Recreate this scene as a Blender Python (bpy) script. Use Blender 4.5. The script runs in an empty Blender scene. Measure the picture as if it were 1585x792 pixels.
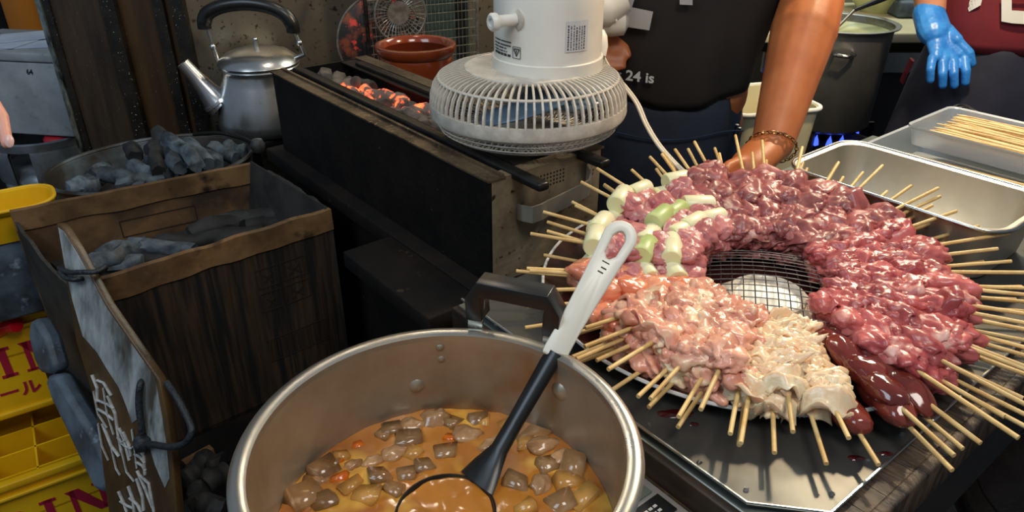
import bpy, bmesh, math, random
from mathutils import Vector, Matrix, noise, Quaternion
random.seed(7)
SC = bpy.context.scene
COL = SC.collection
R = math.radians
V = Vector

# ------------------------------------------------------------------ camera
FPX, PITCH, CZ = 1145.0, R(28.6), 1.35
cam_d = bpy.data.cameras.new('camera')
cam_d.sensor_width = 36.0
cam_d.lens = FPX / 1585.0 * 36.0
cam_d.clip_start = 0.02
cam_o = bpy.data.objects.new('camera', cam_d)
cam_o.location = (0, 0, CZ)
cam_o.rotation_euler = (math.pi / 2 - PITCH, 0, 0)
COL.objects.link(cam_o)
SC.camera = cam_o

# ------------------------------------------------------------------ world, lamps, exposure
w = bpy.data.worlds.new('world'); SC.world = w; w.use_nodes = True
bg = w.node_tree.nodes['Background']
bg.inputs[0].default_value = (0.62, 0.78, 1.0, 1); bg.inputs[1].default_value = 0.20
SC.view_settings.view_transform = 'Standard'
SC.view_settings.look = 'None'
SC.view_settings.exposure = 0.0
SC.view_settings.gamma = 1.0
SC.view_settings.use_curve_mapping = False

def lamp(name, kind, loc, energy, color, size=0.05, target=None, spot=None):
    d = bpy.data.lights.new(name, kind)
    d.energy = energy; d.color = color
    if kind == 'AREA':
        d.size = size
    else:
        d.shadow_soft_size = size
    if spot:
        d.spot_size = R(spot); d.spot_blend = 0.6
    o = bpy.data.objects.new(name, d); o.location = loc; COL.objects.link(o)
    if target is not None:
        o.rotation_euler = (V(target) - V(loc)).to_track_quat('-Z', 'Y').to_euler()
    return o
lamp('stall_bulb', 'POINT', (0.90, 1.50, 1.80), 48, (1.0, 0.78, 0.50), 0.035)
lamp('kitchen_tube', 'AREA', (1.3, 2.9, 2.5), 28, (0.95, 1.0, 0.86), 0.9, (1.0, 2.0, 0.7))
lamp('street_light_panel', 'AREA', (-1.5, -0.4, 2.7), 24, (0.70, 0.86, 1.0), 1.2, (-0.4, 1.2, 0.7))
lamp('front_fill', 'AREA', (0.5, -0.1, 2.6), 17, (1.0, 0.93, 0.84), 0.7, (0.2, 0.8, 0.8))  # added fill from above the viewpoint, no known lamp; lifts the grill end
lamp('wall_lamp', 'POINT', (-0.25, 1.75, 2.0), 7, (1.0, 0.86, 0.68), 0.08)

# ------------------------------------------------------------------ pixel helpers (1585 x 792 frame)
def ray(u, v):
    a = (u - 792.5) / FPX; b = (396 - v) / FPX
    return V((a, math.cos(PITCH) + b * math.sin(PITCH), -math.sin(PITCH) + b * math.cos(PITCH)))
def PZ(u, v, z):
    r = ray(u, v); return V((0, 0, CZ)) + r * ((z - CZ) / r.z)
def PY(u, v, y):
    r = ray(u, v); return V((0, 0, CZ)) + r * (y / r.y)
def PD(u, v, d):
    return V((0, 0, CZ)) + ray(u, v) * d
def PP(u, v, o, n):
    r = ray(u, v); c = V((0, 0, CZ)); n = V(n)
    return c + r * ((V(o) - c).dot(n) / r.dot(n))

ANG = R(38.7)                       # the stall's own axes: x across the grill, y along it
ROT = Matrix.Rotation(ANG, 4, 'Z')
LC = V((-0.045, 0.776, 0))          # left corner of the sheet of the work table
def EF(o):                          # frame of the stall at o
    return Matrix.Translation(V(o)) @ ROT
TF = EF(LC)
def T(x, y, z):
    return TF @ V((x, y, z))

# ------------------------------------------------------------------ materials
def S(r, g, b):
    f = lambda c: (c / 255 / 12.92) if c / 255 <= 0.04045 else ((c / 255 + 0.055) / 1.055) ** 2.4
    return (f(r), f(g), f(b), 1)

def mat(name, c1, c2=None, rough=0.5, metal=0.0, scale=8, detail=5, ramp=(0.38, 0.62), bump=0.0, bscale=30,
        sss=0.0, ssr=(1, 0.4, 0.3), coat=0.0, spec=0.5, vary=0.0, c3=None, s3=40, r3=(0.62, 0.66), emit=None, es=0.0,
        trans=0.0, alpha=1.0, stretch=None, r2=None, aniso=0.0, ior=None):
    m = bpy.data.materials.new(name); m.use_nodes = True
    nt = m.node_tree; N = nt.nodes; L = nt.links
    p = N['Principled BSDF']
    p.inputs['Roughness'].default_value = rough
    p.inputs['Metallic'].default_value = metal
    p.inputs['Specular IOR Level'].default_value = spec
    p.inputs['Base Color'].default_value = c1
    if sss:
        p.inputs['Subsurface Weight'].default_value = sss
        p.inputs['Subsurface Radius'].default_value = ssr
        p.inputs['Subsurface Scale'].default_value = 0.006
    if coat:
        p.inputs['Coat Weight'].default_value = coat
        p.inputs['Coat Roughness'].default_value = 0.12
    if trans:
        p.inputs['Transmission Weight'].default_value = trans
    if ior:
        p.inputs['IOR'].default_value = ior
    if alpha < 1:
        p.inputs['Alpha'].default_value = alpha
    if emit:
        p.inputs['Emission Color'].default_value = emit
        p.inputs['Emission Strength'].default_value = es
    tc = N.new('ShaderNodeTexCoord')
    vec = tc.outputs['Object']
    if stretch:
        mp = N.new('ShaderNodeMapping'); mp.inputs['Scale'].default_value = stretch
        L.new(vec, mp.inputs[0]); vec = mp.outputs[0]
    oi = None
    if vary:
        oi = N.new('ShaderNodeObjectInfo')
        ad = N.new('ShaderNodeVectorMath'); ad.operation = 'ADD'
        sc = N.new('ShaderNodeMath'); sc.operation = 'MULTIPLY'; sc.inputs[1].default_value = 37.0
        L.new(oi.outputs['Random'], sc.inputs[0]); L.new(vec, ad.inputs[0]); L.new(sc.outputs[0], ad.inputs[1])
        vec = ad.outputs[0]
    col = None
    def noise_ramp(s, det, lo, hi, a, b):
        n = N.new('ShaderNodeTexNoise'); n.inputs['Scale'].default_value = s; n.inputs['Detail'].default_value = det
        n.inputs['Roughness'].default_value = 0.6
        L.new(vec, n.inputs['Vector'])
        r = N.new('ShaderNodeValToRGB')
        r.color_ramp.elements[0].position = lo; r.color_ramp.elements[1].position = hi
        r.color_ramp.elements[0].color = a; r.color_ramp.elements[1].color = b
        L.new(n.outputs['Fac'], r.inputs[0])
        return r.outputs[0], n
    if c2:
        col, nn = noise_ramp(scale, detail, ramp[0], ramp[1], c1, c2)
        if r2 is not None:
            mr = N.new('ShaderNodeMapRange'); mr.inputs['From Min'].default_value = ramp[0]; mr.inputs['From Max'].default_value = ramp[1]
            mr.inputs['To Min'].default_value = rough; mr.inputs['To Max'].default_value = r2
            L.new(nn.outputs['Fac'], mr.inputs['Value']); L.new(mr.outputs[0], p.inputs['Roughness'])
    if c3:
        f3, _ = noise_ramp(s3, 3, r3[0], r3[1], (0, 0, 0, 1), (1, 1, 1, 1))
        mx = N.new('ShaderNodeMix'); mx.data_type = 'RGBA'
        L.new(f3, mx.inputs['Factor'])
        if col: L.new(col, mx.inputs['A'])
        else: mx.inputs['A'].default_value = c1
        mx.inputs['B'].default_value = c3
        col = mx.outputs['Result']
    if vary:
        hs = N.new('ShaderNodeHueSaturation')
        mr = N.new('ShaderNodeMapRange'); mr.inputs['To Min'].default_value = 1 - vary; mr.inputs['To Max'].default_value = 1 + vary
        L.new(oi.outputs['Random'], mr.inputs['Value']); L.new(mr.outputs[0], hs.inputs['Value'])
        if col: L.new(col, hs.inputs['Color'])
        else: hs.inputs['Color'].default_value = c1
        col = hs.outputs[0]
    if col: L.new(col, p.inputs['Base Color'])
    if bump:
        n = N.new('ShaderNodeTexNoise'); n.inputs['Scale'].default_value = bscale; n.inputs['Detail'].default_value = 5
        L.new(vec, n.inputs['Vector'])
        b = N.new('ShaderNodeBump'); b.inputs['Strength'].default_value = bump; b.inputs['Distance'].default_value = 0.004
        L.new(n.outputs['Fac'], b.inputs['Height']); L.new(b.outputs[0], p.inputs['Normal'])
    return m

M = {}
M['floor'] = mat('floor', S(26, 26, 28), S(44, 42, 42), rough=0.6, scale=6, bump=0.3)
M['steel_wall'] = mat('steel_wall', S(150, 140, 122), S(118, 108, 92), rough=0.34, metal=0.85, scale=3, c3=S(70, 60, 48), s3=70, r3=(0.60, 0.68), r2=0.5, bump=0.1, bscale=12)
M['far_wall'] = mat('far_wall', S(120, 118, 100), S(90, 92, 84), rough=0.8, scale=2)
M['board'] = mat('board', S(66, 52, 38), S(44, 34, 25), rough=0.55, scale=5, stretch=(6, 6, 0.6), c3=S(190, 180, 165), s3=180, r3=(0.70, 0.74), bump=0.25, bscale=60)
M['board2'] = mat('board2', S(74, 52, 26), S(56, 38, 20), rough=0.5, scale=4, stretch=(5, 5, 0.5), c3=S(190, 170, 140), s3=200, r3=(0.72, 0.75), bump=0.15)
M['black_trim'] = mat('black_trim', S(20, 18, 16), S(34, 30, 26), rough=0.35, scale=20, c3=S(190, 190, 180), s3=220, r3=(0.68, 0.72), bump=0.3)
M['edge_metal'] = mat('edge_metal', S(190, 205, 200), S(60, 66, 64), rough=0.3, metal=0.9, scale=50, stretch=(1, 1, 0.3))
M['black_iron'] = mat('black_iron', S(12, 11, 10), S(22, 19, 17), rough=0.55, spec=0.25, scale=14, c3=S(70, 62, 52), s3=90, r3=(0.68, 0.74), bump=0.35, bscale=60)
M['rail_iron'] = mat('rail_iron', S(24, 23, 22), S(44, 42, 40), rough=0.36, metal=0.5, scale=24, bump=0.2, bscale=80)
M['ledge'] = mat('ledge', S(128, 110, 86), S(58, 50, 42), rough=0.35, metal=0.6, scale=10, c3=S(150, 128, 100), s3=120, r3=(0.6, 0.68), bump=0.3, bscale=90)
M['grill_end'] = mat('grill_end', S(186, 170, 142), S(112, 94, 70), rough=0.38, metal=0.5, scale=6, c3=S(62, 44, 28), s3=60, r3=(0.60, 0.68), r2=0.5, bump=0.2, bscale=90)
M['steel'] = mat('steel', S(196, 196, 190), S(170, 168, 160), rough=0.2, metal=1.0, scale=10, r2=0.34)
M['kettle_steel'] = mat('kettle_steel', S(206, 207, 206), S(178, 177, 174), rough=0.22, metal=0.95, scale=6, r2=0.34, c3=S(90, 84, 76), s3=30, r3=(0.66, 0.76))
M['pan_steel'] = mat('pan_steel', S(206, 200, 186), S(186, 178, 160), rough=0.34, metal=0.8, scale=6, r2=0.46)
M['pot_steel'] = mat('pot_steel', S(205, 202, 192), S(182, 176, 162), rough=0.26, metal=0.95, scale=9, r2=0.4, bump=0.05)
M['pot_inside'] = mat('pot_inside', S(176, 168, 152), S(150, 138, 116), rough=0.36, metal=0.7, scale=7, c3=S(150, 104, 48), s3=8, r3=(0.56, 0.72), bump=0.05)
M['sheet'] = mat('sheet', S(98, 97, 93), S(80, 80, 77), rough=0.42, metal=0.8, scale=5, r2=0.54, c3=S(70, 63, 54), s3=26, r3=(0.62, 0.74), bump=0.06)
M['worktop'] = mat('worktop', S(150, 156, 150), S(128, 132, 126), rough=0.35, metal=0.8, scale=6)
M['wood_edge'] = mat('wood_edge', S(92, 74, 56), S(44, 36, 30), rough=0.5, scale=16, stretch=(4, 1, 1), bump=0.6, bscale=70)
M['dark_wood'] = mat('dark_wood', S(30, 25, 21), S(62, 46, 32), rough=0.5, scale=9, stretch=(1, 1, 3), bump=0.4)
M['dark_side'] = mat('dark_side', S(28, 26, 26), S(40, 38, 36), rough=0.45, scale=7)
M['platform'] = mat('platform', S(12, 11, 10), S(28, 21, 16), rough=0.8, spec=0.2, scale=9, c3=S(84, 64, 46), s3=34, r3=(0.68, 0.78), bump=0.5, bscale=40)
M['black_plastic'] = mat('black_plastic', S(20, 20, 20), S(28, 28, 28), rough=0.32, scale=30, bump=0.04)
M['white_plastic'] = mat('white_plastic', S(232, 228, 216), S(218, 212, 198), rough=0.35, scale=6)
M['fan_grey'] = mat('fan_grey', S(216, 208, 194), S(186, 178, 164), rough=0.45, scale=40)
M['fan_wire'] = mat('fan_wire', S(206, 198, 184), S(172, 164, 150), rough=0.45, scale=50)
M['fan_blade'] = mat('fan_blade', S(120, 152, 178), rough=0.3, trans=0.35)
M['ink'] = mat('ink', S(44, 44, 48), rough=0.6)
M['label_grey'] = mat('label_grey', S(206, 206, 204), rough=0.35)
M['cord'] = mat('cord', S(222, 212, 192), rough=0.45)
M['card'] = mat('card', S(120, 88, 54), S(58, 42, 28), rough=0.75, scale=9, c3=S(26, 22, 18), s3=5, r3=(0.44, 0.62), bump=0.3, bscale=60)
M['card_dark'] = mat('card_dark', S(66, 48, 31), S(36, 29, 22), rough=0.7, scale=8, stretch=(14, 14, 0.8), c3=S(20, 17, 15), s3=4, r3=(0.42, 0.62), bump=0.25, bscale=60)
M['card_soot'] = mat('card_soot', S(50, 49, 46), S(30, 30, 29), rough=0.7, scale=14, c3=S(110, 90, 66), s3=12, r3=(0.68, 0.80), bump=0.4, bscale=60)
M['tape'] = mat('tape', S(128, 98, 64), S(88, 64, 42), rough=0.42, scale=12, c3=S(40, 30, 22), s3=18, r3=(0.58, 0.72), bump=0.3, bscale=50)
M['print'] = mat('print', S(38, 28, 20), rough=0.7)
M['coal'] = mat('coal', S(92, 104, 112), S(44, 50, 56), rough=0.62, scale=22, c3=S(24, 25, 27), s3=16, r3=(0.55, 0.70), bump=0.5, bscale=60, vary=0.25)
M['coal_dark'] = mat('coal_dark', S(40, 40, 40), S(22, 22, 22), rough=0.7, scale=22, bump=0.5, vary=0.25)
M['ash'] = mat('ash', S(112, 98, 86), S(62, 54, 48), rough=0.9, scale=16, bump=0.6, bscale=50)
M['tub'] = mat('tub', S(58, 52, 46), S(100, 112, 118), rough=0.5, metal=0.4, scale=10, bump=0.4, ramp=(0.45, 0.7))
M['yellow'] = mat('yellow', S(240, 190, 20), S(226, 170, 12), rough=0.4, scale=5)
M['red_print'] = mat('red_print', S(168, 28, 58), rough=0.45)
M['bottle_yellow'] = mat('bottle_yellow', S(240, 180, 70), rough=0.12, trans=0.5)
M['bottle_red'] = mat('bottle_red', S(210, 24, 40), rough=0.25)
M['clear'] = mat('clear', S(240, 236, 220), rough=0.06, trans=0.9)
M['sign'] = mat('sign', S(58, 42, 24), S(82, 60, 30), rough=0.4, scale=7, stretch=(3, 3, 0.8), bump=0.2)
M['sign_dust'] = mat('sign_dust', S(160, 166, 166), S(98, 102, 100), rough=0.6, scale=9, stretch=(4, 4, 0.5), c3=S(66, 60, 52), s3=7, r3=(0.56, 0.68))
M['chalk'] = mat('chalk', S(176, 178, 176), S(140, 140, 138), rough=0.8, scale=80)
M['rope'] = mat('rope', S(20, 22, 25), S(38, 42, 47), rough=0.55, scale=90, bump=0.6, bscale=160)
M['rubber'] = mat('rubber', S(88, 102, 114), S(52, 58, 64), rough=0.55, scale=12, c3=S(136, 152, 164), s3=30, r3=(0.62, 0.76), bump=0.3)
M['clay'] = mat('clay', S(134, 58, 26), S(112, 44, 20), rough=0.14, coat=0.6, scale=6)
M['clay_in'] = mat('clay_in', S(92, 36, 18), rough=0.2, coat=0.5)
M['wire'] = mat('wire', S(190, 190, 182), S(150, 148, 140), rough=0.35, metal=0.9, scale=60)
M['wire_dark'] = mat('wire_dark', S(88, 84, 80), S(50, 48, 46), rough=0.4, metal=0.9, scale=60)
M['rack_board'] = mat('rack_board', S(110, 132, 128), S(84, 102, 100), rough=0.3, metal=0.8, scale=3)
M['mottle'] = mat('mottle', S(30, 28, 30), S(120, 60, 40), rough=0.5, scale=26, ramp=(0.48, 0.62), c3=S(200, 60, 50), s3=34, r3=(0.60, 0.64))
M['plate'] = mat('plate', S(60, 26, 24), S(34, 20, 20), rough=0.15, scale=8, coat=0.4)
M['plate_rim'] = mat('plate_rim', S(206, 206, 202), rough=0.2)
M['ceramic'] = mat('ceramic', S(228, 218, 200), S(206, 192, 168), rough=0.2, scale=8, coat=0.3)
M['bamboo'] = mat('bamboo', S(224, 192, 130), S(200, 160, 96), rough=0.5, scale=30, stretch=(1, 1, 0.1), vary=0.14)
M['m_pork'] = mat('m_pork', S(122, 54, 54), S(178, 104, 98), rough=0.38, scale=20, ramp=(0.34, 0.66), sss=0.22, c3=S(224, 180, 160), s3=26, r3=(0.58, 0.70), bump=0.3, bscale=90, coat=0.16, vary=0.22)
M['m_heart'] = mat('m_heart', S(148, 52, 56), S(200, 110, 104), rough=0.34, scale=20, ramp=(0.34, 0.66), sss=0.22, c3=S(234, 188, 172), s3=24, r3=(0.58, 0.70), bump=0.25, bscale=80, coat=0.2, vary=0.20)
M['m_negima'] = mat('m_negima', S(172, 92, 94), S(206, 136, 130), rough=0.34, scale=30, sss=0.25, c3=S(238, 208, 192), s3=36, r3=(0.60, 0.69), bump=0.35, bscale=100, coat=0.2, vary=0.10)
M['m_thigh'] = mat('m_thigh', S(206, 128, 106), S(234, 176, 146), rough=0.32, scale=20, ramp=(0.34, 0.66), sss=0.3, c3=S(246, 222, 182), s3=22, r3=(0.54, 0.66), bump=0.3, bscale=80, coat=0.22, vary=0.12)
M['m_tender'] = mat('m_tender', S(224, 128, 92), S(236, 160, 122), rough=0.2, scale=18, sss=0.35, c3=S(244, 196, 160), s3=24, r3=(0.62, 0.72), bump=0.15, bscale=50, coat=0.45, vary=0.08)
M['m_skin'] = mat('m_skin', S(234, 196, 152), S(244, 218, 182), rough=0.3, scale=30, sss=0.35, c3=S(214, 158, 112), s3=40, r3=(0.60, 0.70), bump=0.35, bscale=110, coat=0.3, vary=0.06)
M['m_liver'] = mat('m_liver', S(94, 32, 26), S(124, 52, 40), rough=0.12, scale=14, sss=0.15, bump=0.12, bscale=40, coat=0.7, vary=0.12)
M['leek'] = mat('leek', S(240, 232, 196), S(222, 222, 168), rough=0.32, scale=10, sss=0.2, ssr=(0.8, 1, 0.5))
M['leek_green'] = mat('leek_green', S(168, 188, 112), S(206, 214, 150), rough=0.36, scale=10, sss=0.15, ssr=(0.6, 1, 0.3))
M['blood'] = mat('blood', S(58, 14, 16), rough=0.06, coat=0.5)
M['water'] = mat('water', S(240, 244, 246), rough=0.02, trans=0.95, ior=1.33)
M['stew'] = mat('stew', S(194, 124, 42), S(166, 100, 44), rough=0.16, scale=9, c3=S(232, 178, 74), s3=11, r3=(0.52, 0.64), sss=0.15, bump=0.15, bscale=40, coat=0.3)
M['konnyaku'] = mat('konnyaku', S(158, 118, 76), S(130, 94, 58), rough=0.16, scale=40, coat=0.5, vary=0.15, bump=0.1)
M['daikon'] = mat('daikon', S(204, 150, 76), S(180, 124, 56), rough=0.18, scale=20, coat=0.4, vary=0.12, bump=0.1)
M['carrot'] = mat('carrot', S(226, 116, 26), S(206, 96, 18), rough=0.18, scale=20, coat=0.4, vary=0.1)
M['offal'] = mat('offal', S(186, 142, 98), S(150, 108, 70), rough=0.2, scale=26, coat=0.4, vary=0.15, bump=0.3)
M['ladle_white'] = mat('ladle_white', S(226, 220, 204), rough=0.32, sss=0.1, ssr=(1, 1, 0.9))
M['skin1'] = mat('skin1', S(186, 110, 62), S(170, 96, 52), rough=0.46, scale=14, sss=0.12, bump=0.06, bscale=120)
M['skin2'] = mat('skin2', S(206, 146, 112), S(196, 134, 100), rough=0.5, scale=14, sss=0.12)
M['skin3'] = mat('skin3', S(226, 170, 148), S(216, 150, 130), rough=0.45, scale=16, sss=0.15)
M['nail'] = mat('nail', S(236, 186, 172), rough=0.25)
M['hair'] = mat('hair', S(20, 16, 14), S(36, 30, 26), rough=0.5, scale=60)
M['shirt_brown'] = mat('shirt_brown', S(40, 32, 27), S(30, 25, 22), rough=0.85, scale=6, bump=0.5, bscale=9)
M['sleeve_black'] = mat('sleeve_black', S(20, 20, 21), S(30, 30, 31), rough=0.85, scale=6, bump=0.5, bscale=9)
M['navy'] = mat('navy', S(24, 30, 42), S(34, 44, 60), rough=0.8, scale=8, bump=0.4, bscale=16)
M['denim'] = mat('denim', S(38, 58, 84), S(28, 42, 62), rough=0.85, scale=20, bump=0.3, bscale=60)
M['maroon'] = mat('maroon', S(126, 32, 44), S(104, 24, 36), rough=0.85, scale=6, bump=0.5, bscale=10)
M['navy2'] = mat('navy2', S(28, 30, 46), S(38, 40, 58), rough=0.75, scale=8, bump=0.4, bscale=12)
M['glove'] = mat('glove', S(58, 142, 226), S(40, 118, 206), rough=0.34, scale=26, bump=0.5, bscale=70)
M['cloth_white'] = mat('cloth_white', S(222, 222, 216), rough=0.8)
M['print_grey'] = mat('print_grey', S(168, 164, 160), rough=0.8)
M['gold'] = mat('gold', S(176, 140, 92), rough=0.25, metal=1.0)
M['soup'] = mat('soup', S(196, 200, 150), S(172, 178, 130), rough=0.15, scale=8)
M['stock_steel'] = mat('stock_steel', S(150, 150, 148), S(116, 116, 114), rough=0.38, metal=0.8, scale=5, r2=0.5)
M['cream'] = mat('cream', S(214, 206, 170), S(196, 186, 150), rough=0.5, scale=5)
M['flame'] = mat('flame', S(40, 60, 200), emit=S(60, 90, 255), es=2.0)
M['clear_plastic'] = mat('clear_plastic', S(206, 214, 220), rough=0.22, trans=0.35, alpha=0.75)
M['grey_box'] = mat('grey_box', S(176, 180, 182), S(150, 154, 158), rough=0.6, scale=8, c3=S(116, 120, 126), s3=14, r3=(0.60, 0.72))
M['paper'] = mat('paper', S(226, 230, 240), S(196, 206, 226), rough=0.7, scale=5)
M['keg'] = mat('keg', S(170, 174, 178), S(130, 134, 140), rough=0.35, metal=0.85, scale=10)
M['red_cap'] = mat('red_cap', S(190, 40, 50), rough=0.4)
M['orange'] = mat('orange', S(214, 128, 40), rough=0.5)
M['leather'] = mat('leather', S(22, 20, 20), S(32, 30, 30), rough=0.4, scale=20, bump=0.3, bscale=120)
M['lcd'] = mat('lcd', S(96, 104, 98), rough=0.2)
M['silver_panel'] = mat('silver_panel', S(176, 172, 168), S(150, 148, 150), rough=0.35, metal=0.3, scale=6)

def ember_mat():
    m = bpy.data.materials.new('ember'); m.use_nodes = True
    nt = m.node_tree; N = nt.nodes; L = nt.links; p = N['Principled BSDF']
    tc = N.new('ShaderNodeTexCoord'); oi = N.new('ShaderNodeObjectInfo')
    ad = N.new('ShaderNodeVectorMath'); ad.operation = 'ADD'; sc = N.new('ShaderNodeMath'); sc.operation = 'MULTIPLY'; sc.inputs[1].default_value = 20
    L.new(oi.outputs['Random'], sc.inputs[0]); L.new(tc.outputs['Object'], ad.inputs[0]); L.new(sc.outputs[0], ad.inputs[1])
    n = N.new('ShaderNodeTexNoise'); n.inputs['Scale'].default_value = 38; n.inputs['Detail'].default_value = 4
    L.new(ad.outputs[0], n.inputs['Vector'])
    r = N.new('ShaderNodeValToRGB'); r.color_ramp.elements[0].position = 0.49; r.color_ramp.elements[1].position = 0.66
    r.color_ramp.elements[0].color = (0, 0, 0, 1); r.color_ramp.elements[1].color = (1, 0.10, 0.02, 1)
    L.new(n.outputs['Fac'], r.inputs[0]); L.new(r.outputs[0], p.inputs['Emission Color'])
    p.inputs['Emission Strength'].default_value = 4.5
    p.inputs['Base Color'].default_value = S(112, 96, 84); p.inputs['Roughness'].default_value = 0.9
    return m
M['ember'] = ember_mat()

# ------------------------------------------------------------------ mesh helpers
class MB:
    def __init__(s): s.v = []; s.f = []
    def add(s, vs, fs):
        o = len(s.v); s.v += [V(a) for a in vs]; s.f += [tuple(i + o for i in f) for f in fs]; return s
    def box(s, c, size, m=None, taper=None):
        x, y, z = (k / 2 for k in size); t = taper or 1.0
        vs = [V((-x, -y, -z)), V((x, -y, -z)), V((x, y, -z)), V((-x, y, -z)), V((-x * t, -y * t, z)), V((x * t, -y * t, z)), V((x * t, y * t, z)), V((-x * t, y * t, z))]
        mm = Matrix.Translation(V(c)) @ (m or Matrix())
        return s.add([mm @ a for a in vs], [(3, 2, 1, 0), (4, 5, 6, 7), (0, 1, 5, 4), (1, 2, 6, 5), (2, 3, 7, 6), (3, 0, 4, 7)])
    def bar(s, a, b, wd, ht, up=(0, 0, 1)):
        a, b = V(a), V(b); d = (b - a).normalized(); sd = d.cross(V(up)).normalized(); u = sd.cross(d)
        vs = []
        for p in (a, b):
            for i, j in ((-1, -1), (1, -1), (1, 1), (-1, 1)):
                vs.append(p + sd * (i * wd / 2) + u * (j * ht / 2))
        return s.add(vs, [(3, 2, 1, 0), (4, 5, 6, 7), (0, 1, 5, 4), (1, 2, 6, 5), (2, 3, 7, 6), (3, 0, 4, 7)])
    def tube(s, pts, r, n=8, closed=False, flat=1.0, caps=True):
        pts = [V(p) for p in pts]; k = len(pts)
        rr = r if isinstance(r, (list, tuple)) else [r] * k
        vs = []; ref = None
        for i, p in enumerate(pts):
            if closed: d = pts[(i + 1) % k] - pts[i - 1]
            else: d = pts[min(i + 1, k - 1)] - pts[max(i - 1, 0)]
            d.normalize()
            if ref is None: ref = V((0, 0, 1)) if abs(d.z) < 0.9 else V((1, 0, 0))
            sd = ref.cross(d)
            if sd.length < 1e-4: sd = V((1, 0, 0)).cross(d)
            sd.normalize(); up = d.cross(sd).normalized(); ref = up
            for j in range(n):
                a = 2 * math.pi * j / n
                vs.append(p + sd * (math.cos(a) * rr[i]) + up * (math.sin(a) * rr[i] * flat))
        fs = []
        for i in range(k if closed else k - 1):
            for j in range(n):
                i2 = (i + 1) % k
                fs.append((i * n + j, i * n + (j + 1) % n, i2 * n + (j + 1) % n, i2 * n + j))
        if not closed and caps:
            fs.append(tuple(range(n))[::-1]); fs.append(tuple((k - 1) * n + j for j in range(n)))
        return s.add(vs, fs)
    def lathe(s, prof, n=48, m=None, sx=1, sy=1, a0=0, a1=2 * math.pi):
        m = m or Matrix(); full = abs(a1 - a0 - 2 * math.pi) < 1e-6
        cols = n if full else n + 1
        vs = []; k = len(prof)
        for i in range(cols):
            a = a0 + (a1 - a0) * i / n
            for (r, z) in prof: vs.append(m @ V((math.cos(a) * r * sx, math.sin(a) * r * sy, z)))
        fs = []
        for i in range(n):
            i2 = (i + 1) % cols
            for j in range(k - 1):
                fs.append((i * k + j, i2 * k + j, i2 * k + j + 1, i * k + j + 1))
        return s.add(vs, fs)
    def poly(s, pts, thick, nrm):
        pts = [V(p) for p in pts]; n = V(nrm).normalized() * thick; k = len(pts)
        fs = [tuple(range(k)), tuple(range(2 * k - 1, k - 1, -1))]
        for i in range(k):
            j = (i + 1) % k; fs.append((i, i + k, j + k, j))
        return s.add(pts + [p - n for p in pts], fs)
    def disc(s, c, r, n=40, m=None):
        m = m or Matrix()
        return s.add([V(c) + m @ V((math.cos(2 * math.pi * i / n) * r, math.sin(2 * math.pi * i / n) * r, 0)) for i in range(n)], [tuple(range(n))])
    def mesh(s, name, mats, smooth=False, merge=False, fix=True):
        me = bpy.data.meshes.new(name)
        me.from_pydata([tuple(a) for a in s.v], [], s.f)
        if merge or fix:
            b = bmesh.new(); b.from_mesh(me)
            if merge: bmesh.ops.remove_doubles(b, verts=b.verts, dist=1e-5)
            if fix: bmesh.ops.recalc_face_normals(b, faces=b.faces)
            b.to_mesh(me); b.free()
        for m_ in (mats if isinstance(mats, (list, tuple)) else [mats]): me.materials.append(m_)
        if smooth:
            me.polygons.foreach_set('use_smooth', [True] * len(me.polygons))
            try: me.set_sharp_from_angle(angle=R(50))
            except Exception: pass
        me.update()
        return me

WM = {}                                          # world matrices of the things, by name
def thing(name, label, cat, loc=(0, 0, 0), rot=None, group=None, kind=None):
    o = bpy.data.objects.new(name, None); COL.objects.link(o)
    mm = Matrix.Translation(V(loc)) @ (rot or Matrix())
    o.matrix_basis = mm; WM[o.name] = mm
    o.empty_display_size = 0.02
    if kind: o['kind'] = kind
    if label: o['label'] = label
    if cat: o['category'] = cat
    if group: o['group'] = group
    return o
def obj(name, me, parent=None, mtx=None):
    o = bpy.data.objects.new(name, me); COL.objects.link(o)
    if parent: o.parent = parent
    if mtx is not None: o.matrix_basis = mtx
    return o
def part(name, mb, m, parent, smooth=False, world=True, merge=False, bevel=0, label=None, sub=None):
    """mb in world coordinates (world=True) or in the thing's own"""
    if world:
        inv = WM[parent.name].inverted()
        mb.v = [inv @ a for a in mb.v]
    o = obj(name, mb.mesh(name, m, smooth, merge), parent)
    WM[o.name] = WM[parent.name]
    if bevel: bev(o, bevel)
    if label: o['label'] = label
    return o
def bev(o, wd, seg=2):
    b = o.modifiers.new('bevel', 'BEVEL'); b.width = wd; b.segments = seg; b.limit_method = 'ANGLE'; b.angle_limit = R(40)
    o.data.polygons.foreach_set('use_smooth', [True] * len(o.data.polygons))
    return o
def single(name, mb, m, label, cat, group=None, kind=None, smooth=False, bevel=0, merge=False, origin=None):
    org = V(origin) if origin is not None else sum(mb.v, V()) / len(mb.v)
    mb.v = [a - org for a in mb.v]
    o = obj(name, mb.mesh(name, m, smooth, merge)); o.location = org
    WM[o.name] = Matrix.Translation(org)
    if label: o['label'] = label
    if cat: o['category'] = cat
    if group: o['group'] = group
    if kind: o['kind'] = kind
    if bevel: bev(o, bevel)
    return o
def struct(name, mb, m, smooth=False, bevel=0):
    return single(name, mb, m, None, None, kind='structure', smooth=smooth, bevel=bevel)
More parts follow.
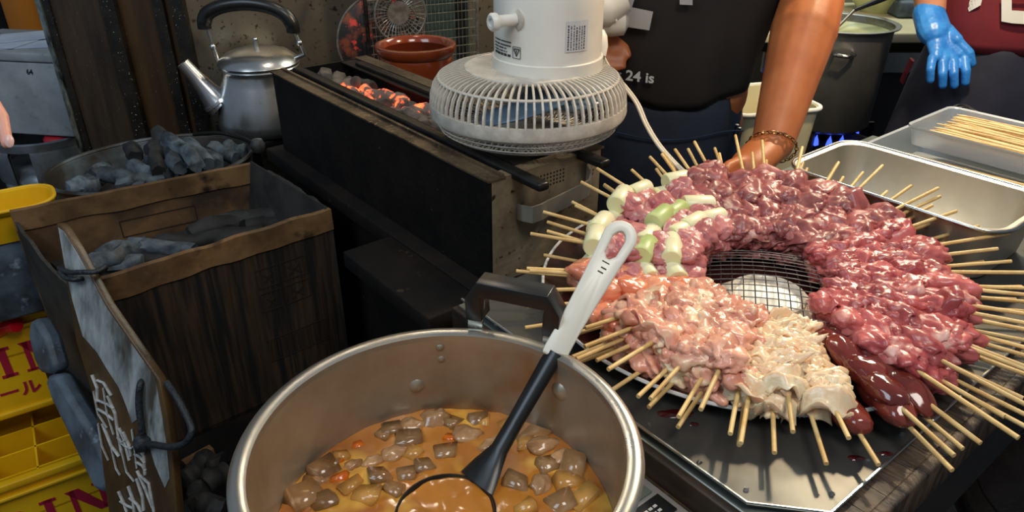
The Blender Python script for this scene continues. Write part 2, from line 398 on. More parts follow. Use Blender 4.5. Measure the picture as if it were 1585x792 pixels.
def text_mesh(body, size, extr=0.0006, offset=0.0):
    c = bpy.data.curves.new('t', 'FONT'); c.body = body; c.size = size; c.extrude = extr; c.align_x = 'LEFT'; c.resolution_u = 3; c.offset = offset
    o = bpy.data.objects.new('t', c); COL.objects.link(o)
    bpy.context.view_layer.update()
    dg = bpy.context.evaluated_depsgraph_get()
    me = bpy.data.meshes.new_from_object(o.evaluated_get(dg))
    b = MB(); b.v = [v.co.copy() for v in me.vertices]; b.f = [tuple(p.vertices) for p in me.polygons]
    bpy.data.objects.remove(o); bpy.data.curves.remove(c); bpy.data.meshes.remove(me)
    return b
def evalmesh(o):
    bpy.context.view_layer.update()
    dg = bpy.context.evaluated_depsgraph_get()
    me = bpy.data.meshes.new_from_object(o.evaluated_get(dg))
    return me
def capsule(mb, a, b, r1, r2, n=14, flat=None, up=None):
    a, b = V(a), V(b); d = b - a; ln = max(d.length, 1e-5); d.normalize()
    ref = V(up) if up else (V((0, 0, 1)) if abs(d.z) < 0.9 else V((1, 0, 0)))
    sd = ref.cross(d).normalized(); u = d.cross(sd)
    fl = flat or 1.0
    prof = []
    for i in range(5): t = i / 4 * math.pi / 2; prof.append((-math.cos(t) * r1, math.sin(t) * r1))
    for i in range(5): t = i / 4 * math.pi / 2; prof.append((ln + math.sin(t) * r2, math.cos(t) * r2))
    vs = []; k = len(prof)
    for (p, r) in prof:
        r = max(r, 1e-4)
        for j in range(n):
            an = 2 * math.pi * j / n
            vs.append(a + d * p + sd * (math.cos(an) * r) + u * (math.sin(an) * r * fl))
    fs = [(i * n + j, i * n + (j + 1) % n, (i + 1) * n + (j + 1) % n, (i + 1) * n + j) for i in range(k - 1) for j in range(n)]
    fs.append(tuple(range(n))[::-1]); fs.append(tuple((k - 1) * n + j for j in range(n)))
    mb.add(vs, fs)
def fuse(mb, m, voxel, smooth=6, name='body'):
    me = mb.mesh('tmp', m); o = obj('tmp', me)
    md = o.modifiers.new('r', 'REMESH'); md.mode = 'VOXEL'; md.voxel_size = voxel; md.use_smooth_shade = True
    sm = o.modifiers.new('s', 'SMOOTH'); sm.iterations = smooth; sm.factor = 0.5
    r = evalmesh(o); bpy.data.objects.remove(o)
    r.materials.clear(); r.materials.append(m); r.name = name
    r.polygons.foreach_set('use_smooth', [True] * len(r.polygons))
    return r
def fused_part(name, mb, m, parent, voxel, smooth=6):
    inv = WM[parent.name].inverted(); mb.v = [inv @ a for a in mb.v]
    o = obj(name, fuse(mb, m, voxel, smooth, name), parent); WM[o.name] = WM[parent.name]; return o

def blob_mesh(name, m, seed, size, amp=0.3, freq=1.6, ridge=0.0, sub=4, flatb=0.0, power=1.0):
    """irregular lump: noise-displaced icosphere, about size across"""
    b = bmesh.new(); bmesh.ops.create_icosphere(b, subdivisions=sub, radius=1.0)
    off = V((seed * 7.13, seed * 3.71, seed * 1.93))
    for v in b.verts:
        c = v.co.copy(); q = c * freq + off
        d = noise.noise(q) * 0.7 + noise.noise(q * 2.1) * 0.35 + noise.noise(q * 4.3) * 0.16
        if ridge:
            rr = 1 - abs(noise.noise(q * 1.9 + V((5, 5, 5)))) * 2.2
            r2 = 1 - abs(noise.noise(q * 3.7 + V((9, 2, 5)))) * 2.2
            d += ridge * (rr * 0.6 + r2 * 0.35)
        c = c * (1 + amp * d)
        if flatb: c.z = c.z if c.z > 0 else c.z * (1 - flatb)
        v.co = V((c.x * size[0] / 2, c.y * size[1] / 2, c.z * size[2] / 2))
    me = bpy.data.meshes.new(name); b.to_mesh(me); b.free()
    me.materials.append(m)
    me.polygons.foreach_set('use_smooth', [True] * len(me.polygons)); me.update()
    return me
ORD = ['first', 'second', 'third', 'fourth', 'fifth', 'sixth', 'seventh', 'eighth', 'ninth', 'tenth', 'eleventh', 'twelfth',
       'thirteenth', 'fourteenth', 'fifteenth', 'sixteenth', 'seventeenth', 'eighteenth', 'nineteenth', 'twentieth',
       'twenty-first', 'twenty-second', 'twenty-third', 'twenty-fourth', 'twenty-fifth', 'twenty-sixth', 'twenty-seventh', 'twenty-eighth']
def rounded(w_, d_, r, n=5):
    pts = []
    for cx, cy, a0 in ((w_ / 2 - r, d_ / 2 - r, 0), (-w_ / 2 + r, d_ / 2 - r, 90), (-w_ / 2 + r, -d_ / 2 + r, 180), (w_ / 2 - r, -d_ / 2 + r, 270)):
        for i in range(n + 1):
            a = R(a0 + 90 * i / n); pts.append((cx + r * math.cos(a), cy + r * math.sin(a)))
    return pts
def loft(mb, rings, close_ends=True, m=None):
    m = m or Matrix(); n = len(rings[0]); vs = [m @ V(p) for r in rings for p in r]
    fs = [(i * n + j, i * n + (j + 1) % n, (i + 1) * n + (j + 1) % n, (i + 1) * n + j) for i in range(len(rings) - 1) for j in range(n)]
    if close_ends: fs.append(tuple(range(n))[::-1]); fs.append(tuple((len(rings) - 1) * n + j for j in range(n)))
    return mb.add(vs, fs)

# ================================================================== SETTING
struct('floor', MB().box((0.3, 1.4, -0.02), (13, 8, 0.04)), M['floor'])
struct('wall_far', MB().box((0.3, 3.6, 1.3), (13, 0.06, 2.6)), M['far_wall'])
WD = V((0.9, 0.436, 0)).normalized(); WN = V((-0.436, 0.9, 0)).normalized()
W0 = V((-0.89, 2.035, 0))
mb = MB(); mb.poly([W0 + V((0, 0, 0.3)), W0 + WD * 1.35 + V((0, 0, 0.3)), W0 + WD * 1.35 + V((0, 0, 2.4)), W0 + V((0, 0, 2.4))], -0.02, -WN)
struct('wall_back', mb, M['steel_wall'])
def bx(p):                                         # x on the boarded partition for a pixel column at the frame's top
    a = (p - 792.5) / FPX; t = 2.119 / (1.044 - 0.1 * a); return a * t
def by(x): return 2.03 + 0.1 * (x + 0.89)
def bstrip(p0, p1, th, z0=0.0, z1=2.4, fwd=0.0):
    m_ = MB(); x0, x1 = bx(p0), bx(p1)
    m_.add([(x0, by(x0) - fwd, z0), (x1, by(x1) - fwd, z0), (x1, by(x1) + th, z0), (x0, by(x0) + th, z0),
            (x0, by(x0) - fwd, z1), (x1, by(x1) - fwd, z1), (x1, by(x1) + th, z1), (x0, by(x0) + th, z1)],
           [(3, 2, 1, 0), (4, 5, 6, 7), (0, 1, 5, 4), (1, 2, 6, 5), (2, 3, 7, 6), (3, 0, 4, 7)])
    return m_
wl = thing('wall_left', None, None, (bx(110), by(bx(110)), 0), kind='structure')
part('panel', bstrip(72, 162, 0.03), M['board'], wl, bevel=0.002)
part('panel', bstrip(180, 242, 0.02), M['board2'], wl, bevel=0.002)
struct('trim_1', bstrip(57, 65, 0.03, fwd=0.012), M['edge_metal'])
struct('trim_2', bstrip(65, 76, 0.03, fwd=0.006), M['black_trim'])
struct('trim_3', bstrip(160, 181, 0.03, fwd=0.022), M['black_trim'])
struct('trim_4', bstrip(240, 256, 0.03, fwd=0.024), M['black_trim'])
struct('trim_5', bstrip(256, 268, 0.03, fwd=0.006), M['board2'])
struct('trim_6', bstrip(268, 288, 0.03, fwd=0.028), M['black_trim'])

# ================================================================== STANDS AND TABLES
t = thing('grill_stand', 'black sooty stand carrying the long charcoal grill', 'stand', T(0.245, 0.525, 0), ROT)
part('top', MB().box((0, 0, 0.755), (0.29, 0.82, 0.03)), M['platform'], t, world=False, bevel=0.003)
part('cabinet', MB().box((0.01, 0, 0.37), (0.26, 0.79, 0.74)), M['platform'], t, world=False)
part('front_ledge', MB().box((-0.193, -0.27, 0.755), (0.092, 0.26, 0.03)), M['platform'], t, world=False, bevel=0.003)
# counter behind the grill
t = thing('back_counter', 'dark counter behind the grill carrying brown pot and wire rack', 'counter', T(0.61, 0.90, 0), ROT)
part('top', MB().box((0, 0, 0.785), (0.42, 0.62, 0.03)), M['dark_side'], t, world=False, bevel=0.003)
part('body', MB().box((0.0, 0, 0.385), (0.38, 0.58, 0.77)), M['dark_side'], t, world=False)
# kettle stand
kp = PZ(417, 196, 0.69)
t = thing('kettle_stand', 'low black stand under the steel kettle', 'stand', (kp.x, kp.y, 0), ROT)
part('top', MB().box((0, 0, 0.68), (0.22, 0.22, 0.02)), M['black_iron'], t, world=False, bevel=0.003)
for sx in (-1, 1):
    for sy in (-1, 1):
        part('leg', MB().box((sx * 0.08, sy * 0.08, 0.335), (0.025, 0.025, 0.67)), M['black_iron'], t, world=False)
# work table
t = thing('work_table', 'work table with steel top and dark wooden edge under the meat platter', 'table', T(0.45, -0.18, 0), ROT)
part('tabletop', MB().add([T(x, y, z) for z in (0.795, 0.843) for x, y in ((-0.004, -0.405), (0.044, -0.470), (1.03, -0.470), (1.03, 0.034), (-0.004, 0.034))],
     [(4, 3, 2, 1, 0), (5, 6, 7, 8, 9), (0, 1, 6, 5), (1, 2, 7, 6), (2, 3, 8, 7), (3, 4, 9, 8), (4, 0, 5, 9)]), M['worktop'], t, bevel=0.002)
part('edge_strip', MB().bar(T(0.044, -0.4755, 0.822), T(1.03, -0.4755, 0.822), 0.012, 0.05), M['wood_edge'], t, bevel=0.003)
mb = MB()
for i in range(60):
    x = 0.044 + i * 0.0163; mb.bar(T(x, -0.4605, 0.8435), T(x + 0.0158, -0.4605, 0.8435), 0.020, 0.004 + 0.0012 * random.random())
part('wood_border', mb, M['wood_edge'], t)
part('side_board', MB().bar(T(-0.009, -0.405, 0.827), T(-0.009, 0.034, 0.827), 0.010, 0.032), M['dark_wood'], t, bevel=0.002)
part('corner_board', MB().bar(T(-0.010, -0.407, 0.827), T(0.040, -0.476, 0.827), 0.010, 0.032), M['dark_wood'], t, bevel=0.002)
part('apron_board', MB().bar(T(0.05, -0.458, 0.73), T(1.0, -0.458, 0.73), 0.02, 0.13), M['dark_side'], t)
part('side_rail', MB().bar(T(0.01, -0.45, 0.70), T(0.01, 0.01, 0.70), 0.02, 0.19), M['dark_side'], t)
part('metal_edge', MB().bar(T(-0.0145, -0.41, 0.812), T(-0.0145, 0.03, 0.812), 0.003, 0.004), M['ledge'], t)
for x, y in ((0.05, -0.43), (0.98, -0.43), (0.98, 0.0), (0.05, 0.0)):
    part('leg', MB().box(T(x, y, 0.40), (0.05, 0.05, 0.8), ROT.to_3x3().to_4x4()), M['dark_side'], t)
# steel sheet on it, with a cut corner
mb = MB()
outl = [(0, 0.03), (0.0, -0.40), (0.047, -0.452), (0.80, -0.452), (0.80, 0.03)]
mb.poly([T(x, y, 0.8505) for x, y in outl], 0.0022, (0, 0, 1))
sh = single('steel_sheet', mb, M['sheet'], 'thin wet steel sheet with a cut corner lying on the work table', 'tray', origin=T(0.4, -0.2, 0.8505))
part('lip', MB().tube([T(0.0, 0.03, 0.852), T(0.0, -0.40, 0.852), T(0.047, -0.452, 0.852), T(0.80, -0.452, 0.852)], 0.0016, 6), M['steel'], sh)
ZS = 0.8505
# liquid spots on the sheet
def puddle(name, u, v, ru, rv, m, label, cat, group, seed, h=0.0012):
    c = PZ(u, v, ZS); n = 18; top = []; 
    for i in range(n):
        a = 2 * math.pi * i / n; k = 1 + 0.35 * noise.noise(V((math.cos(a) * 1.3 + seed, math.sin(a) * 1.3, seed * 2.0)))
        top.append((math.cos(a) * ru * k, math.sin(a) * rv * k))
    b = MB(); b.v = [c + V((x, y, 0.0001)) for x, y in top] + [c + V((x * 0.75, y * 0.75, h)) for x, y in top] + [c + V((0, 0, h * 1.1))]
    b.f = [(i, (i + 1) % n, n + (i + 1) % n, n + i) for i in range(n)] + [(n + i, n + (i + 1) % n, 2 * n) for i in range(n)]
    single(name, b, m, label, cat, group, smooth=True, origin=c)
puddle('blood_puddle', 1345, 612, 0.040, 0.016, M['blood'], 'large dark red puddle under the liver skewers on steel sheet', 'puddle', None, 1)
puddle('blood_puddle', 1045, 640, 0.020, 0.007, M['blood'], 'long dark red smear below the pink chicken skewers on steel sheet', 'puddle', None, 2)
puddle('blood_puddle', 1325, 709, 0.008, 0.004, M['blood'], 'small round dark red drop near the sheet front corner', 'puddle', None, 3)
puddle('blood_puddle', 1371, 702, 0.008, 0.003, M['blood'], 'small dark red drop beside the right edge of steel sheet', 'puddle', None, 4)
puddle('blood_puddle', 1074, 657, 0.005, 0.003, M['blood'], 'tiny dark red drop beside the long red smear', 'puddle', None, 5)
WDR = [(1004, 658), (1083, 715), (1155, 758), (1287, 764), (1343, 714), (1396, 673), (1275, 643), (1200, 690), (760, 492), (768, 503)]
for k, (u, v) in enumerate(WDR):
    puddle('water_drop', u, v, 0.0028, 0.0024, M['water'], 'clear water drop on the steel sheet, ' + ORD[sorted(WDR).index((u, v))] + ' from the left', 'water drop', 'water drops on the steel sheet', 10 + k, 0.002)
# pot stove
PC = V((-0.060, 0.467, 0)); PR = 0.169
t = thing('pot_stove', 'low black stove under the big stew pot', 'stove', (PC.x, PC.y, 0), ROT)
part('body', MB().box((-0.02, 0.02, 0.345), (0.34, 0.36, 0.69)), M['black_iron'], t, world=False, bevel=0.004)
for k in range(4):
    a = k * math.pi / 2 + 0.7
    part('trivet_arm', MB().bar((math.cos(a) * 0.03, math.sin(a) * 0.03, 0.702), (math.cos(a) * 0.13, math.sin(a) * 0.13, 0.702), 0.012, 0.026), M['black_iron'], t, world=False)
# keypad device between pot and table
t = thing('digital_scale', 'silver digital scale with keypad squeezed between stew pot and table', 'scale', T(-0.045, -0.40, 0.70), ROT)
def D_(x, y, z): return T(x, y, z)
part('body', MB().poly([T(-0.074, -0.62, 0.814), T(-0.016, -0.62, 0.814), T(-0.016, -0.255, 0.814), T(-0.055, -0.255, 0.814), T(-0.058, -0.3, 0.814), T(-0.074, -0.34, 0.814)], 0.106, (0, 0, 1)), M['silver_panel'], t, bevel=0.002)
part('display_bezel', MB().box(T(-0.044, -0.335, 0.8145), (0.040, 0.024, 0.003), ROT), M['black_plastic'], t)
part('display', MB().box(T(-0.041, -0.300, 0.8145), (0.030, 0.036, 0.003), ROT), M['lcd'], t)
for (x, y) in ((-0.034, -0.372), (-0.060, -0.372), (-0.034, -0.402), (-0.060, -0.402), (-0.034, -0.432), (-0.060, -0.432), (-0.034, -0.462), (-0.060, -0.462)):
    k = part('key', MB().box(T(x, y, 0.8155), (0.021, 0.025, 0.004), ROT, 0.92), M['steel'], t, bevel=0.0008)
    mb = MB()
    for i in range(6): mb.box(T(x - 0.005 + 0.005 * (i % 3), y - 0.003 + 0.006 * (i // 3), 0.8178), (0.002, 0.002, 0.001), ROT)
    part('key_dots', mb, M['plate_rim'], k)
mb = MB()
for i in range(3):
    for j in range(2): mb.box(T(-0.050 + 0.006 * i, -0.338 + 0.006 * j, 0.8163), (0.0042, 0.0028, 0.0004), ROT)
part('display_marks', mb, M['plate_rim'], t)

# ================================================================== GRILL
GN = V((-0.032, 0.968, 0)); GF = Matrix.Translation(GN) @ ROT
GW, GL, GZ0, GZ1 = 0.225, 0.762, 0.77, 0.94
def G(x, y, z): return GF @ V((x, y, z))
t = thing('charcoal_grill', 'long black box charcoal grill with glowing coals and two rails', 'grill', (GN.x, GN.y, GZ0), ROT)
def gpart(n, c, s, m, **k): return part(n, MB().box((c[0], c[1], c[2] - GZ0), s), m, t, world=False, **k)
hz = (GZ0 + GZ1) / 2; hh = GZ1 - GZ0
gpart('front_panel', (0.002, GL / 2, hz), (0.004, GL, hh), M['black_iron'])
gpart('back_panel', (GW - 0.002, GL / 2, hz), (0.004, GL, hh), M['black_iron'])
e_ = gpart('end_panel', (GW / 2, 0.002, hz), (GW - 0.008, 0.004, hh), M['grill_end'])
gpart('end_panel', (GW / 2, GL - 0.002, hz), (GW - 0.008, 0.004, hh), M['black_iron'])
gpart('floor_plate', (GW / 2, GL / 2, GZ0 + 0.004), (GW - 0.008, GL - 0.008, 0.006), M['black_iron'])
gpart('top_ledge', (0.013, GL / 2, GZ1 + 0.0015), (0.032, GL + 0.004, 0.003), M['ledge'])
gpart('ledge_lip', (0.024, GL / 2, GZ1 + 0.003), (0.005, GL, 0.008), M['ledge'])
gpart('top_ledge', (GW - 0.014, GL / 2, GZ1 + 0.0015), (0.030, GL + 0.004, 0.003), M['ledge'])
gpart('end_ledge', (GW / 2, 0.012, GZ1 + 0.0012), (GW - 0.06, 0.024, 0.002), M['grill_end'])
gpart('ash_bed', (GW / 2, GL / 2, GZ0 + 0.07), (GW - 0.012, GL - 0.012, 0.125), M['ash'])
gpart('cover_strip', (0.050, GL / 2, GZ1 - 0.002), (0.044, GL - 0.01, 0.003), M['black_iron'])
gpart('cover_strip', (GW - 0.045, GL / 2, GZ1 - 0.002), (0.044, GL - 0.01, 0.003), M['black_iron'])
part('inner_liner', MB().box((GW / 2 - 0.075, GL / 2, GZ1 - 0.03 - GZ0), (0.006, GL - 0.02, 0.055)).box((GW / 2 + 0.075, GL / 2, GZ1 - 0.03 - GZ0), (0.006, GL - 0.02, 0.055)), M['black_iron'], t, world=False)
for x, y0, y1, zz in ((0.050, -0.062, GL - 0.01, 0.9405), (0.178, -0.055, GL - 0.05, 0.9405)):
    rl = part('rail', MB().bar((x, y0, zz - GZ0), (x, y1, zz - GZ0), 0.020, 0.013), M['rail_iron'], t, world=False, bevel=0.004)
# handle: bent flat strap on the end plate
hp = [(0.048, 0.0, 0.882), (0.048, -0.016, 0.884), (0.054, -0.032, 0.885), (0.07, -0.034, 0.886), (0.086, -0.028, 0.884), (0.155, -0.028, 0.892), (0.168, -0.032, 0.898), (0.176, -0.028, 0.907), (0.182, -0.012, 0.911), (0.198, -0.002, 0.912)]
mb = MB(); n = len(hp); hw = 0.013
for (x, y, z) in hp: mb.v += [V((x, y, z - GZ0 - hw)), V((x, y, z - GZ0 + hw)), V((x, y + 0.003, z - GZ0 + hw)), V((x, y + 0.003, z - GZ0 - hw))]
for i in range(n - 1):
    for j in range(4): mb.f.append((i * 4 + j, i * 4 + (j + 1) % 4, i * 4 + 4 + (j + 1) % 4, i * 4 + 4 + j))
mb.f += [(3, 2, 1, 0), tuple(4 * n - 4 + j for j in range(4))]
part('handle', mb, M['pan_steel'], t, world=False)
mb = MB()
for i in range(9):
    for j in range(4): mb.lathe([(0.0, 0.0006), (0.0016, 0.0003), (0.0018, 0)], 6, Matrix.Translation((0.09 + i * 0.0065, -0.0002, 0.925 - j * 0.006 - GZ0)) @ Matrix.Rotation(math.pi / 2, 4, 'X'))
part('vent_holes', mb, M['black_iron'], e_, world=False)
# coals in the grill
def log_mesh(name, m, seed, ln, r):
    n, k = 10, 9; vs = []; fs = []
    for i in range(k):
        f = i / (k - 1); y = (f - 0.5) * ln; rr = r * (0.86 if i in (0, k - 1) else 1)
        bx_, bz_ = noise.noise(V((seed, f * 2, 1))) * r * 0.9, noise.noise(V((seed, f * 2, 7))) * r * 0.5
        for j in range(n):
            a = 2 * math.pi * j / n
            q = rr * (1 + 0.34 * noise.noise(V((math.cos(a) * 1.4 + seed * 3, math.sin(a) * 1.4, f * 3))))
            vs.append((bx_ + math.cos(a) * q, y + (noise.noise(V((a, seed, i))) * r * 0.5 if i in (0, k - 1) else 0), bz_ + math.sin(a) * q))
    for i in range(k - 1):
        for j in range(n): fs.append((i * n + j, i * n + (j + 1) % n, (i + 1) * n + (j + 1) % n, (i + 1) * n + j))
    fs.append(tuple(range(n))[::-1]); fs.append(tuple((k - 1) * n + j for j in range(n)))
    b = MB(); b.add(vs, fs); return b.mesh(name, m, smooth=True)
LOGS = {}
for key in ('coal', 'coal_dark', 'ember'):
    LOGS[key] = [log_mesh('coal', M[key], s + 1.3, 0.12 if key != 'ember' else 0.075, 0.019 if key != 'ember' else 0.014) for s in range(6)]
def put_log(name, key, i, p, d, roll, label, cat, group=None, sc=(1, 1, 1)):
    q = V(d).normalized().to_track_quat('Y', 'Z').to_matrix().to_4x4()
    o = obj(name, LOGS[key][i % 6], None, Matrix.Translation(V(p)) @ q @ Matrix.Rotation(roll, 4, 'Y') @ Matrix.Diagonal((sc[0], sc[1], sc[2], 1)))
    o['label'] = label; o['category'] = cat
    if group: o['group'] = group
    return o
rnd = random.Random(5)
LOGS['ash'] = [log_mesh('coal', M['ash'], q + 31.3, 0.075, 0.014) for q in range(6)]
for i in range(28):
    y = GL - 0.05 - i * 0.0165 + rnd.uniform(-0.005, 0.005); x = 0.092 + 0.044 * (i % 3) / 2 + rnd.uniform(-0.008, 0.008)
    a = rnd.uniform(-0.8, 0.8); hot = 4 < i < 22 and i % 4 != 1
    put_log('burning_charcoal', 'ember' if hot else 'ash', i, G(x, y, 0.904 + 0.012 * rnd.random()), ROT @ V((math.sin(a), math.cos(a), rnd.uniform(-0.25, 0.25))), rnd.random() * 6,
            ('glowing' if hot else 'ash covered') + ' charcoal lump between the grill rails, ' + ORD[i] + ' from the kettle end', 'charcoal', 'burning charcoal in the grill', (1.15, 0.9, 1.1))

# ================================================================== ELECTRIC FAN lying face down on the rails
FC = PZ(817, 166, 0.99); FC.z = 0
FX, FY = FC.x, FC.y
BZ = 0.9478                                    # z where the guard rests
t = thing('electric_fan', 'white electric fan lying face down on the grill rails', 'fan', (FX, FY, BZ))
rg = part('rear_guard', MB().lathe([(0.150, 0.022), (0.156, 0.022), (0.158, 0.028), (0.157, 0.042), (0.150, 0.042), (0.150, 0.022)], 72), M['fan_grey'], t, smooth=True, world=False)
def ring(mb, r, z, rr, n=72): mb.tube([(r * math.cos(2 * math.pi * i / n), r * math.sin(2 * math.pi * i / n), z) for i in range(n)], rr, 6, closed=True); return mb
part('guard_ring', ring(MB(), 0.1415, 0.079, 0.0024), M['fan_grey'], rg, smooth=True, world=False)
part('guard_collar', MB().lathe([(0.03, 0.086), (0.1, 0.0885), (0.101, 0.0915), (0.1, 0.094), (0.03, 0.094)], 64), M['fan_grey'], rg, smooth=True, world=False)
rp = [(0.098, 0.0905), (0.118, 0.0885), (0.132, 0.0845), (0.1415, 0.079), (0.149, 0.068), (0.1535, 0.053), (0.1545, 0.040)]
rib_me = None
NR = 78
for i in range(NR):
    if rib_me is None:
        mb = MB()
        for k, (r_, z_) in enumerate(rp):
            a, b = (V((rp[max(k - 1, 0)][0], 0, rp[max(k - 1, 0)][1])), V((rp[min(k + 1, len(rp) - 1)][0], 0, rp[min(k + 1, len(rp) - 1)][1])))
            d = (b - a).normalized(); nr = V((-d.z, 0, d.x))
            p = V((r_, 0, z_)); wd, ht = 0.0016, 0.0024
            mb.v += [p + V((0, -wd, 0)) - nr * ht, p + V((0, wd, 0)) - nr * ht, p + V((0, wd, 0)) + nr * ht, p + V((0, -wd, 0)) + nr * ht]
        for k in range(len(rp) - 1):
            for j in range(4): mb.f.append((k * 4 + j, k * 4 + (j + 1) % 4, k * 4 + 4 + (j + 1) % 4, k * 4 + 4 + j))
        rib_me = mb.mesh('rib', M['fan_grey'])
    obj('rib', rib_me, rg, Matrix.Rotation(2 * math.pi * i / NR, 4, 'Z'))
# front wire guard (below): rings + spiral radial wires
mb = MB()
fp = [(0.030, 0.0016), (0.08, 0.0018), (0.118, 0.0055), (0.142, 0.018), (0.152, 0.039)]
for r_, z_ in ((0.03, .0016), (0.05, .0016), (0.07, .0016), (0.09, .0022), (0.105, .0035), (0.118, .0055), (0.131, .011), (0.142, .018), (0.147, .027), (0.150, .034)): ring(mb, r_, z_, 0.0011, 60)
part('wire_ring', mb, M['fan_wire'], t, world=False)['kind'] = 'stuff'
mb = MB()
for i in range(90):
    a0 = 2 * math.pi * i / 90
    pts = []
    for k, (r_, z_) in enumerate(fp): a = a0 + 0.10 * k; pts.append((r_ * math.cos(a), r_ * math.sin(a), z_ + 0.0014))
    mb.tube(pts, 0.0012, 4)
part('wire_guard', mb, M['fan_wire'], t, world=False)['kind'] = 'stuff'
part('hub_cap', MB().lathe([(0, 0.0005), (0.034, 0.0005), (0.036, 0.004), (0, 0.006)], 32), M['fan_grey'], t, smooth=True, world=False)
for k in range(3):                                 # blades, at rest
    mb = MB(); n1, n2 = 8, 8; vs = []
    for i in range(n1 + 1):
        r_ = 0.025 + (0.128 - 0.025) * i / n1
        for j in range(n2 + 1):
            f = j / n2; sp = R(86) * (0.62 + 0.38 * math.sin(math.pi * min(1, i / n1 * 0.9 + 0.1)))
            a = k * 2 * math.pi / 3 + sp * (f - 0.5) + 0.5 * i / n1
            vs.append((r_ * math.cos(a), r_ * math.sin(a), 0.034 + 0.036 * f))
    fs = [(i * (n2 + 1) + j, (i + 1) * (n2 + 1) + j, (i + 1) * (n2 + 1) + j + 1, i * (n2 + 1) + j + 1) for i in range(n1) for j in range(n2)]
    mb.add(vs, fs); b_ = part('blade', mb, M['fan_blade'], t, smooth=True, world=False)
    sd = b_.modifiers.new('solid', 'SOLIDIFY'); sd.thickness = 0.002
part('blade_hub', MB().lathe([(0, 0.02), (0.026, 0.02), (0.030, 0.026), (0.030, 0.088), (0, 0.09)], 28), M['fan_grey'], t, smooth=True, world=False)
# motor housing: skirt + body with a tilting shoulder towards the neck
part('motor_skirt', MB().lathe([(0.0, 0.10), (0.087, 0.10), (0.087, 0.121), (0.083, 0.1225), (0, 0.1225)], 56, Matrix.Translation((0.030, 0.008, 0))), M['white_plastic'], t, smooth=True, world=False)
HO = Matrix.Translation((0.030, 0.008, 0))
mh = part('motor_housing', MB().lathe([(0.0, 0.1225), (0.0835, 0.1225), (0.0838, 0.20), (0.0815, 0.235), (0.074, 0.262), (0.055, 0.279), (0.03, 0.286), (0.0, 0.288)], 56, HO), M['white_plastic'], t, smooth=True, world=False)
def FL(u, v, r_=0.0838):                           # point on the housing's near side for a pixel (angle, z)
    ux = (u - 855) / FPX * 1.17; a = math.asin(max(-1, min(1, ux / r_)))
    return a
# knob: horizontal peg with a flange, pointing left towards the street
aK = R(234)
kd = V((math.cos(R(212)), math.sin(R(212)), 0)); kc = HO @ (V((math.cos(aK), math.sin(aK), 0)) * 0.078 + V((0, 0, 0.186)))
q = kd.to_track_quat('Z', 'Y').to_matrix().to_4x4()
kn = part('swing_knob', MB().lathe([(0, 0), (0.008, 0), (0.0085, 0.036), (0.0125, 0.038), (0.013, 0.045), (0.010, 0.048), (0.006, 0.0475), (0.005, 0.044), (0, 0.044)], 24, Matrix.Translation(kc) @ q), M['white_plastic'], t, smooth=True, world=False)
part('knob_socket', MB().lathe([(0.0145, 0.0), (0.0165, 0.0045), (0.0105, 0.006), (0.008, 0.003)], 24, Matrix.Translation(kc) @ q), M['fan_grey'], kn, smooth=True, world=False)
def wrap(mb, ang, z, r_=0.0846):                  # flat x/y art bent round the housing; ang = angle of its left edge
    out = []
    for v in mb.v:
        a = ang + v.x / r_; rr = r_ + v.z * 0.6; out.append(HO @ V((rr * math.cos(a), rr * math.sin(a), z + v.y)))
    mb.v = out; return mb
rr_ = random.Random(3)
def dashes(w_, rows, lh, h, seed, gap=0.0012):
    rr_.seed(seed); b = MB()
    for r_ in range(rows):
        x = 0
        while x < w_ * (0.75 + 0.25 * rr_.random()):
            ww = rr_.uniform(0.0012, 0.004)
            for k in range(2): b.box((x + ww * (k + 0.5) / 2, -r_ * lh, 0.0), (ww / 2, h, 0.0006))
            x += ww + gap * (0.3 if rr_.random() < 0.7 else 2)
    return b
part('printed_warning', wrap(dashes(0.058, 1, 0.005, 0.0018, 1), R(197), 0.152), M['ink'], mh, world=False)
part('printed_warning', wrap(dashes(0.044, 3, 0.0046, 0.0018, 2), R(197), 0.1465), M['ink'], mh, world=False)
part('printed_warning', wrap(dashes(0.042, 1, 0.005, 0.0036, 4), R(198), 0.1325), M['ink'], mh, world=False)
mb = MB()
def frame2d(b, x0, y0, x1, y1, th):
    b.box(((x0 + x1) / 2, y0, 0), (x1 - x0 + th, th, 0.0006)); b.box(((x0 + x1) / 2, y1, 0), (x1 - x0 + th, th, 0.0006))
    b.box((x0, (y0 + y1) / 2, 0), (th, y1 - y0, 0.0006)); b.box((x1, (y0 + y1) / 2, 0), (th, y1 - y0, 0.0006))
frame2d(mb, 0, 0, 0.0135, 0.0165, 0.0007)
for p_, q_ in (((0.0018, 0.0135), (0.0117, 0.0135)), ((0.0018, 0.0135), (0.00675, 0.003)), ((0.0117, 0.0135), (0.00675, 0.003))):
    mb.bar((p_[0], p_[1], 0), (q_[0], q_[1], 0), 0.0013, 0.0006)
mb.box((0.0065, 0.0095, 0), (0.0012, 0.005, 0.0006))
part('warning_triangle', wrap(mb, R(230), 0.1305), M['ink'], mh, world=False)
lb = MB()
n = 10
for i in range(n): lb.box((0.038 * (i + 0.5) / n, 0.022, 0), (0.038 / n, 0.044, 0.0004))
lbo = part('rating_label', wrap(lb, R(285), 0.142), M['label_grey'], mh, world=False)
lb = MB()
for i in range(7):
    yy = 0.003; rr_.seed(i)
    while yy < 0.036:
        hh_ = rr_.uniform(0.001, 0.003); lb.box((0.004 + i * 0.0045, yy + hh_ / 2, 0.0006), (0.0013 + 0.0007 * (i % 3 == 0), hh_, 0.0005)); yy += hh_ + rr_.uniform(0.0006, 0.002)
part('label_print', wrap(lb, R(285), 0.142), M['ink'], lbo, world=False)
